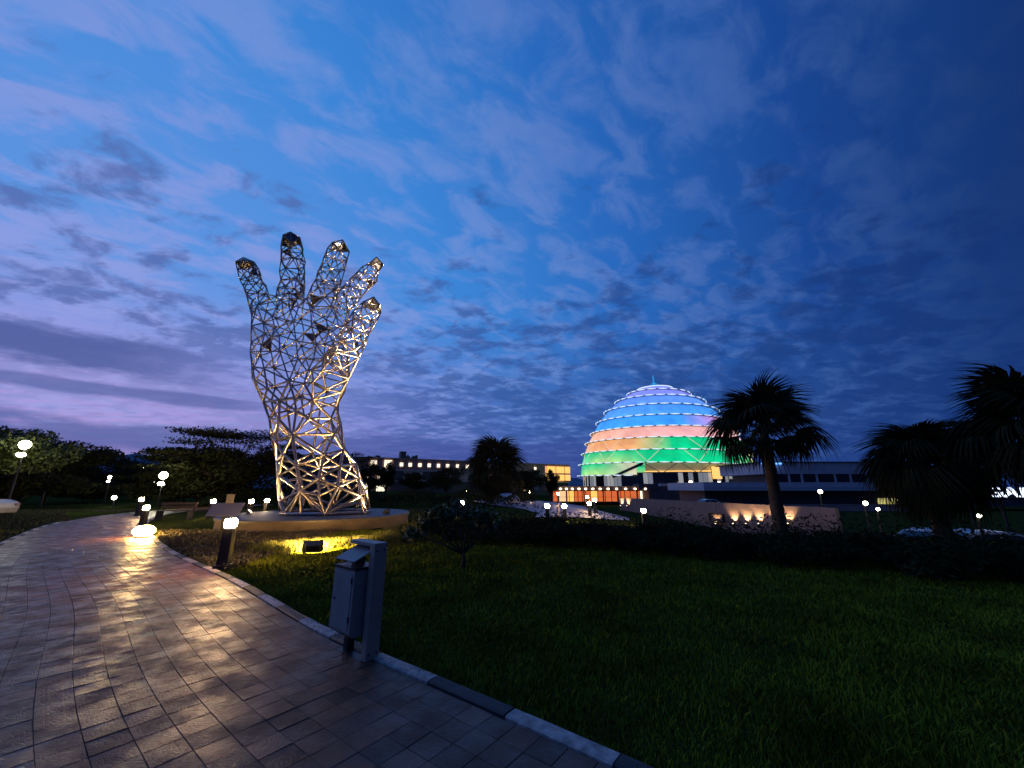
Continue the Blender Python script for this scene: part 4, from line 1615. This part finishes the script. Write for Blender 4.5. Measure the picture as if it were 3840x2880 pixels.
# ------------------------------------------------------------------ cars
def make_car(paint):
    root = thing('parked_car', 'x', 'car', (0, 0, 0), group='parked cars')
    prof = [(-2.05, .30), (-2.12, .55), (-2.05, .80), (-1.75, .92), (-1.25, .97), (-.75, 1.38), (-.45, 1.47), (.45, 1.48), (.95, 1.38), (1.55, 1.02), (1.95, .95), (2.10, .80), (2.12, .50), (2.05, .30)]
    body = MB()
    secs = []
    for (y, ins) in ((-.86, .06), (-.80, 0.0), (.80, 0.0), (.86, .06)):
        row = []
        for x, z in prof:
            tuck = max(0, (z - .92)) * .32
            row.append((x * (1 - ins * .1), y * (1 - tuck), z - (ins * .15 if z > .4 else 0)))
        secs.append(row)
    n = len(prof)
    vs = [q for r_ in secs for q in r_]
    fs = [(i * n + k, i * n + (k + 1) % n, (i + 1) * n + (k + 1) % n, (i + 1) * n + k) for i in range(3) for k in range(n)]
    fs += [tuple(range(n)), tuple(range(4 * n - 1, 3 * n - 1, -1))]
    body.add(vs, fs)
    body.build('body', paint, root, bevel=.03)
    gl = M_glassdark
    for sy in (-1, 1):
        def sp_(x, z):
            return (x, sy * (.868 * (1 - max(0, z - .92) * .32)), z)
        MB().add([sp_(-1.10, 1.0), sp_(-.70, 1.34), sp_(-.05, 1.40), sp_(-.05, 1.0)], [(0, 1, 2, 3)]).build('side_window', gl, root)
        MB().add([sp_(.03, 1.0), sp_(.03, 1.40), sp_(.85, 1.33), sp_(1.35, 1.03)], [(0, 1, 2, 3)]).build('side_window', gl, root)
        for sx in (-1.3, 1.3):
            wv = MB()
            wv.tube([(sx, sy * .66, .31), (sx, sy * .885, .31)], .315, 18)
            wh = wv.build('wheel', M_dark, root)
            MB().tube([(sx, sy * .886, .31), (sx, sy * .895, .31)], .19, 14).build('rim', M_steel, wh)
        MB().box(-2.13, -2.06, sy * .72 - .14, sy * .72 + .14, .62, .76).build('headlight', M_winwhite if False else M_white, root)
        MB().box(2.06, 2.125, sy * .72 - .12, sy * .72 + .12, .66, .84).build('tail_light', mat('tail_red', (.25, .01, .01), .3), root)
    MB().add([(-1.27, -.70, .985), (-1.27, .70, .985), (-.74, .62, 1.40), (-.74, -.62, 1.40)], [(0, 1, 2, 3)]).build('windscreen', gl, root)
    MB().add([(1.56, -.68, 1.035), (1.56, .68, 1.035), (.97, .62, 1.40), (.97, -.62, 1.40)], [(3, 2, 1, 0)]).build('rear_window', gl, root)
    return root


M_carw = mat('white_car_paint', (.62, .62, .62), .25, .0, var=.05)
M_carg = mat('grey_car_paint', (.22, .21, .2), .25, .3, var=.05)
car = make_car(M_carw)
p = P(-20, 1890, 20)
car.location = (p.x - 2.3, p.y, 0.0)
car.rotation_euler = (0, 0, R(200))
car['label'] = 'white car parked on the verge beyond the footpath'
for (px, py, Y, rz, lab) in ((2652, 1872, 62, 5, 'pale car parked behind the warmly lit wall'), (3512, 1985, 19.5, 185, 'car parked under the round fan palm, amber glints on its roof'), (3690, 1990, 18.5, 165, 'car parked beyond the shrubs below the glowing letters')):
    p = P(px, py, Y)
    c2 = copy_tree(car)
    c2.location = (p.x, p.y, p.z - 1.47)
    c2.rotation_euler = (0, 0, R(rz))
    c2['label'] = lab


# ------------------------------------------------------------------ fan palms
def frond_mesh(pet, rad, droop, seed):
    rr = random.Random(seed)
    mb = MB()
    # petiole along +X rising then bending
    pts = [(pet * t, 0, -droop * .25 * pet * t * t) for t in np.linspace(0, 1, 6)]
    mb.tube(pts, [.028, .024, .021, .019, .017, .014], 5)
    tip = Vector(pts[-1])
    nl = 30
    for k in range(nl):
        a = R(-128 + 256 * k / (nl - 1) + rr.uniform(-3, 3))
        L = rad * (1.0 - .28 * abs(a) / R(128)) * rr.uniform(.88, 1.06)
        d = Vector((math.cos(a), math.sin(a), 0))
        s = Vector((-math.sin(a), math.cos(a), 0))
        fold = .10 * (1 if k % 2 else -1)
        rows = []
        for t, wd in ((0.0, .010), (.30, .034), (.58, .030), (.80, .017), (1.0, .002)):
            z = -droop * L * .9 * max(0, t - .42) ** 1.6 * 1.6 - .12 * L * t * t
            x = L * t * (1 - .22 * droop * max(0, t - .5))
            c = tip + d * x + Vector((0, 0, z + .05 * L * math.sin(min(1, t * 2) * 1.57) * abs(math.sin(a)) * .6))
            w_ = wd * rad / .9
            rows.append((c - s * w_ + Vector((0, 0, fold * w_)), c, c + s * w_ + Vector((0, 0, -fold * w_))))
        vs = [q for r_ in rows for q in r_]
        fs = [(i * 3 + j, i * 3 + j + 1, (i + 1) * 3 + j + 1, (i + 1) * 3 + j) for i in range(4) for j in range(2)]
        mb.add(vs, fs)
    return mb.mesh('frond')


def fan_palm(base, crown_z, rad, nf, label, seed, up=80, down=-50, droop=.9, pet=None, group='fan palms'):
    rr = random.Random(seed)
    root = thing('fan_palm', label, 'palm', base, group=group)
    h = crown_z - base[2]
    prof = []
    pts = []
    for i in range(14):
        t = i / 13
        pts.append((.04 * math.sin(t * 3), .03 * t, -.3 + (h + .3) * t))
        prof.append(.30 * (1 - .45 * t) + (.012 if i % 2 else 0) + (.10 * (1 - t * 6) if t < .16 else 0))
    MB().tube(pts, prof, 12).build('trunk', M_bark, root, smooth=True)
    pet = rad * .52 if pet is None else pet
    blade = rad - pet * .85
    meshes = [frond_mesh(pet * q, blade, droop * dr, seed * 10 + i) for i, (q, dr) in enumerate(((1.0, .8), (.85, 1.0), (1.12, 1.2), (.95, 1.45)))]
    for m_ in meshes:
        m_.materials.append(M_palm)
    for k in range(nf):
        t = (k + .5) / nf
        el = up + (down - up) * t ** .9 + rr.uniform(-7, 7)
        azm = k * 137.5 + rr.uniform(-14, 14)
        o = bpy.data.objects.new('frond', meshes[min(3, int(t * 3.2 + rr.random() * .9))])
        C.objects.link(o)
        o.parent = root
        o.location = (0.04, .03, h - .05 - .35 * t)
        o.rotation_euler = (rr.uniform(-.5, .5), -R(el), R(azm))
        sx = rr.uniform(.88, 1.12)
        o.scale = (sx, sx, sx)
    return root


def palm_at(px, py, Y, rad, nf, label, seed, **kw):
    c = P(px, py, Y)
    fan_palm((c.x, c.y, float(gz(c.x, c.y))), c.z, rad, nf, label, seed, **kw)


palm_at(2858, 1590, 18.0, 2.45, 40, 'tall open fan palm standing before the dome and the lit wall', 3, up=87, down=-16, droop=1.0, pet=1.3)
palm_at(1855, 1735, 45.0, 3.5, 56, 'dense round fan palm in front of the hotel', 5, up=86, down=-58, droop=1.5)
palm_at(3455, 1705, 15.5, 1.75, 84, 'dense drooping fan palm between the low wing and the glowing letters', 8, up=86, down=-30, droop=1.7)
palm_at(3925, 1570, 13.0, 2.5, 60, 'large fan palm cut by the frame, above the glowing letters', 11, up=86, down=-22, droop=1.2)


# ------------------------------------------------------------------ broadleaf trees
def tree(base, h, rx, label, seed, n=9000, leaf=.22, flat=False, trunk_h=None, m=M_leaf, cat='tree', group=None, rz=None, name='tree', nb=26, droop=.3):
    rg = np.random.default_rng(seed)
    rr = random.Random(seed)
    root = thing(name, label, cat, base, group=group)
    th = h * .35 if trunk_h is None else trunk_h
    rz = (h - th) * .5 if rz is None else rz
    cz = h - rz
    limbs = MB()
    limbs.tube([(0, 0, -.3), (rr.uniform(-.1, .1), 0, th * .6), (rr.uniform(-.2, .2), 0, th)], [h * .028, h * .022, h * .018], 8)
    limbs.build('trunk', M_bark, root, smooth=True)
    lb = MB()
    blobs = []
    for i in range(nb):
        if flat:
            a = rr.uniform(0, 6.283)
            q = math.sqrt(rr.random())
            lay = rr.choice([.25, .5, .75, .95])
            bx_, by_ = rx * q * math.cos(a) * (1.15 - .55 * lay), rx * q * math.sin(a) * (1.15 - .55 * lay)
            bz = th + (h - th) * lay
            blobs.append((bx_, by_, bz, rx * rr.uniform(.18, .32), rx * rr.uniform(.18, .32), .14 + .1 * rr.random()))
        else:
            v3 = Vector((rr.gauss(0, 1), rr.gauss(0, 1), rr.gauss(0, 1))).normalized() * rr.uniform(.45, .85)
            s_ = rr.uniform(.24, .42)
            blobs.append((v3.x * rx, v3.y * rx, cz + v3.z * rz, rx * s_, rx * s_, rz * s_ * .9))
        if i % 2 == 0:
            bb = blobs[-1]
            st = (0, 0, th * rr.uniform(.7, 1.0))
            mid = (bb[0] * .5, bb[1] * .5, (st[2] + bb[2]) * .5 + .1 * h * (.3 if flat else 1) * rr.random())
            lb.tube([st, mid, bb[:3]], [h * .011, h * .007, h * .003], 5)
    lb.build('limb', M_bark, root, smooth=True)
    pts = blob_points(blobs, n, rg)
    link(leaf_mesh('crown', pts, leaf, .5, droop, rg), 'crown', m, root)
    return root


def tree_at(px, ptop, Y, rx, label, seed, **kw):
    c = P(px, ptop, Y)
    g0 = float(gz(c.x, c.y))
    return tree((c.x, c.y, g0), c.z - g0, rx, label, seed, **kw)


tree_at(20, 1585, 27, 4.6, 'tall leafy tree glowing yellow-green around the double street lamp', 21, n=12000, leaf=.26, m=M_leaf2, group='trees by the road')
tree_at(235, 1625, 40, 6.0, 'broad dark tree left of the dip where the hill shows', 22, n=12000, leaf=.28, group='trees by the road')
tree_at(400, 1700, 50, 5.4, 'lower rounded dark tree where the tree line falls towards the hill', 23, n=9000, leaf=.28, group='trees by the road')
tree_at(530, 1755, 62, 5.8, 'lowest far dark tree in the gap under the hill', 24, n=9000, leaf=.3, group='trees by the road')
tree_at(120, 1740, 31, 4.2, 'dark bushy tree under the tall lamp-lit tree', 25, n=9000, leaf=.26, trunk_h=.5, group='trees by the road')
tree_at(330, 1800, 42, 4.6, 'dark low tree beside the far bend of the footpath', 26, n=9000, leaf=.26, trunk_h=.5, group='trees by the road')
tree_at(905, 1622, 36, 6.6, 'wide flat-topped acacia with layered branches behind the hand', 27, n=11000, leaf=.20, flat=True, nb=90, trunk_h=2.2)
tree_at(730, 1690, 38, 5.0, 'layered dark acacia overhanging the bench', 28, n=9000, leaf=.2, flat=True, nb=70, trunk_h=1.6)
tree_at(780, 1680, 36, 4.8, 'dense dark tree under the layered acacia', 29, n=12000, leaf=.28, trunk_h=.4)
tree_at(960, 1640, 37, 4.6, 'dense dark tree between the acacia and the forearm of the hand', 30, n=12000, leaf=.28, trunk_h=.4)
tree_at(1330, 1700, 44, 3.2, 'sparse branching tree just right of the forearm', 31, n=900, leaf=.2, flat=True, nb=24, trunk_h=3.5)
tree_at(650, 1800, 36, 3.4, 'dark bush behind the white street lamp', 32, n=7000, leaf=.24, trunk_h=.3)
for (px, pt, Y, rx, lab) in ((1395, 1735, 62, 2.2, 'clipped round tree close to the hand, before bright hotel panes'),
                             (1456, 1720, 66, 1.5, 'narrow upright tree between two lit hotel panes'),
                             (1556, 1765, 60, 2.4, 'low ball-shaped dark tree before the hotel'),
                             (1680, 1742, 62, 3.6, 'wide dark tree left of the dense fan palm'),
                             (1985, 1752, 64, 2.9, 'dark tree right of the dense fan palm'),
                             (2066, 1762, 72, 1.5, 'small round tree under the lit hotel corner')):
    tree_at(px, pt, Y, rx, lab, int(px), n=5000, leaf=.24, group='trees before the hotel', trunk_h=1.4)
# dark hedge strip before the hotel
rg = np.random.default_rng(50)
hp = np.stack([rg.uniform(-26, 2, 14000), rg.uniform(33, 37, 14000), np.zeros(14000)], 1)
hp[:, 2] = rg.random(14000) ** .6 * (1.1 + .3 * np.sin(hp[:, 0] * 1.3) + .15 * np.sin(hp[:, 0] * 4))
hd = link(leaf_mesh('hedge', hp, .16, .5, .2, rg), 'hedge', M_leaf)
tag(hd, 'low dark hedge running behind the plinth towards the paved walk', 'hedge', kind='stuff')


# ------------------------------------------------------------------ leafy bush on the lawn
def make_bush():
    p = P(1735, 2125, 8.5)
    root = thing('leafy_bush', 'small low-branched bush with broad pale leaves on the lawn', 'bush', (p.x, p.y, 0))
    rr = random.Random(77)
    st = MB()
    st.tube([(0, 0, -.05), (.02, 0, .12), (.0, 0, .28)], [.05, .04, .035], 8)
    ends = []
    for (x, y, z) in ((-.75, .1, .85), (-.45, -.1, 1.0), (.40, .0, 1.0), (.55, .25, .8), (-.15, .3, 1.15), (.1, -.2, 1.05), (-1.0, .2, .6)):
        st.tube([(0, 0, .24), (x * .45, y * .4, .24 + z * .30), (x * .9, y * .9, z * .9), (x, y, z)], [.030, .022, .014, .006], 6)
        ends.append((x, y, z))
    st.build('stem', M_bark, root, smooth=True)
    blobs = [(x + rr.uniform(-.15, .15), y + rr.uniform(-.15, .15), z * .95 + .05, .30, .28, .20) for x, y, z in ends for _ in range(2)]
    blobs += [(-.35, 0, 1.05, .35, .3, .2)]
    pts = blob_points(blobs, 1500, np.random.default_rng(77), .3)
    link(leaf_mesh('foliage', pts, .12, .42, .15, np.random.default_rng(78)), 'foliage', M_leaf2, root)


make_bush()

# ------------------------------------------------------------------ dark shrub bed beyond the lawn
shrubm = []
for i in range(4):
    rg = np.random.default_rng(100 + i)
    rr = random.Random(100 + i)
    bl = [(rr.uniform(-.45, .45), rr.uniform(-.4, .4), rr.uniform(.2, .62), rr.uniform(.22, .38), rr.uniform(.22, .38), rr.uniform(.18, .30)) for _ in range(12)]
    pts = blob_points(bl, 1500, rg, .4)
    pts = np.concatenate([pts, np.stack([rg.uniform(-.5, .5, 90), rg.uniform(-.45, .45, 90), rg.uniform(.6, 1.15, 90)], 1)])
    me = leaf_mesh('foliage', pts, .105, .30, -.2, rg)
    me.materials.append(M_leaf)
    stm = MB()
    for k in range(7):
        a = k * .9
        stm.tube([(0, 0, -.1), (.2 * math.cos(a), .2 * math.sin(a), .35), (.42 * math.cos(a), .4 * math.sin(a), .7)], [.018, .012, .005], 4)
    sm_ = stm.mesh('stem')
    sm_.materials.append(M_bark)
    shrubm.append((me, sm_))
line = catmull([(-4.2, 15.0), (-3.2, 14.2), (-1.2, 12.4), (1.6, 11.2), (4.2, 9.8), (6.2, 8.4), (7.9, 7.2), (10.0, 5.8), (12, 4.5)], .82)
lab = 'dark leafy shrub massed with others in the bed beyond the lawn'
for row in range(3):
    for i, q in enumerate(line):
        rr = random.Random(i * 7 + row)
        off = Vector((.55, .83)) * (row * .95)
        x, y = q[0] + off.x + rr.uniform(-.2, .2), q[1] + off.y + rr.uniform(-.2, .2)
        s_ = thing('shrub', lab, 'shrub', (x, y, float(gz(x, y))), rr.uniform(0, 6.28), group='shrubs in the bed beyond the lawn')
        k = rr.uniform(.9, 1.2)
        s_.scale = (k, k, k * rr.uniform(.55, .8))
        f_, t_ = shrubm[rr.randrange(4)]
        link(f_, 'foliage', None, s_)
        link(t_, 'stem', None, s_)

# ------------------------------------------------------------------ grasses
def blades(pts, hgt, wid, rg, lean=.5):
    n = len(pts)
    a = rg.uniform(0, 2 * np.pi, n)
    h = hgt * (.55 + .9 * rg.random(n))
    wv = np.stack([np.cos(a), np.sin(a), np.zeros(n)], 1) * (wid * (.7 + .6 * rg.random(n)))[:, None]
    b = rg.uniform(0, 2 * np.pi, n)
    ln = lean * h * rg.random(n)
    tip = pts + np.stack([np.cos(b) * ln, np.sin(b) * ln, h], 1)
    mid = pts + np.stack([np.cos(b) * ln * .35, np.sin(b) * ln * .35, h * .55], 1)
    V = np.stack([pts - wv, pts + wv, mid + wv * .7, tip, mid - wv * .7], 1).reshape(-1, 3)
    return V, np.arange(5 * n).reshape(n, 5)


def in_plinth(xy, pad=0.0):
    return ((xy[:, 0] - (HC.x - .3)) / (3.85 + pad)) ** 2 + ((xy[:, 1] - HC.y - .2) / (4.45 + pad)) ** 2 < 1


def lawn():
    rg = np.random.default_rng(5)
    out, outf = [], []
    N = 420000
    # denser towards the viewer
    y = 1.2 + 14.5 * rg.random(N) ** 1.7
    x = rg.uniform(-1.0, 1.0, N) * (2.6 + y * 1.5)
    xy = np.stack([x, y], 1)
    keep = ~in_path(xy, -.10) & ~in_plinth(xy)
    # groundcover bed keeps its own plants
    bedm = (x < -5.9 - (y - 9.0) * .1) & (y > 8.6) & (y < 15)
    keep &= ~bedm
    xy = xy[keep]
    pz = gz(xy[:, 0], xy[:, 1]) - .03
    pts = np.stack([xy[:, 0], xy[:, 1], pz], 1)
    hh = .030 + .012 * np.sin(xy[:, 0] * 2.1) * np.sin(xy[:, 1] * 1.7) + .03 * (rg.random(len(xy)) > .96)
    dist = np.linalg.norm(xy, axis=1)
    V, Fc = blades(pts, hh + .012, .0030 + .0009 * dist, rg, 1.0)
    o = link(npmesh('lawn_grass', V, Fc), 'lawn_grass', M_grass)
    tag(o, 'short green lawn grass between the footpath and the shrubs', 'grass', kind='stuff')
    # verge beyond the path
    N = 60000
    xy = np.stack([rg.uniform(-42, -6, N), rg.uniform(4, 30, N)], 1)
    keep = ~in_path(xy) & (xy[:, 0] * .64 + xy[:, 1] * .77 < 1.6) | (xy[:, 1] > 27)
    xy = xy[keep & ~in_path(xy)]
    pts = np.stack([xy[:, 0], xy[:, 1], gz(xy[:, 0], xy[:, 1]) - .035], 1)
    V, Fc = blades(pts, .09, .02, rg)
    o = link(npmesh('verge_grass', V, Fc), 'verge_grass', mat('verge_blade', (.04, .05, .02), .7, var=.4))
    tag(o, 'dull rough grass on the verge across the footpath', 'grass', kind='stuff')


lawn()


def groundcover():
    rg = np.random.default_rng(15)
    N = 60000
    x = rg.uniform(-15, -4.6, N)
    y = rg.uniform(8.0, 15.2, N)
    xy = np.stack([x, y], 1)
    dst = np.array([0.0])
    keep = ~in_path(xy, .03) & ~in_plinth(xy, .03) & (x < -5.6 - (y - 9.0) * .12) & (x * .69 + y * .72 > 1.5)
    xy = xy[keep]
    # mounded rows
    ph = (xy[:, 1] * .94 + xy[:, 0] * .18) * 2 * np.pi / .55 + .8 * np.sin(xy[:, 0] * 1.9)
    h = .03 + .10 * np.maximum(0, np.sin(ph)) ** .7
    pts = np.stack([xy[:, 0], xy[:, 1], rg.random(len(xy)) * h - .01], 1)
    o = link(leaf_mesh('groundcover', pts, .06, .6, -.1, rg), 'groundcover', mat('groundcover_leaf', (.085, .068, .03), .7, var=.5, scale=3))
    tag(o, 'brownish low groundcover planted in rippling rows before the plinth', 'groundcover', kind='stuff')


groundcover()


def tall_grass():
    rg = np.random.default_rng(25)
    a, b = np.array([-6.4, 10.35]), np.array([-3.1, 12.6])
    V, Fc, off = [], [], 0
    tuft = 620
    t = rg.random(tuft)
    c = a + (b - a) * t[:, None] + rg.normal(size=(tuft, 2)) * np.array([.14, .22])
    c2 = np.stack([rg.uniform(-4.3, -2.0, 260), rg.uniform(12.2, 14.0, 260)], 1)
    c = np.concatenate([c, c2])
    k = 26
    pts = np.repeat(c, k, 0) + rg.normal(size=(len(c) * k, 2)) * .045
    pts = pts[~in_plinth(pts)]
    p3 = np.stack([pts[:, 0], pts[:, 1], gz(pts[:, 0], pts[:, 1]) - .04], 1)
    V, Fc = blades(p3, .20, .007, rg, .7)
    o = link(npmesh('tall_grass', V, Fc), 'tall_grass', mat('tall_grass_blade', (.12, .13, .02), .6, var=.4))
    tag(o, 'taller tufted grass caught in the yellow floodlight before the plinth', 'grass', kind='stuff')


tall_grass()
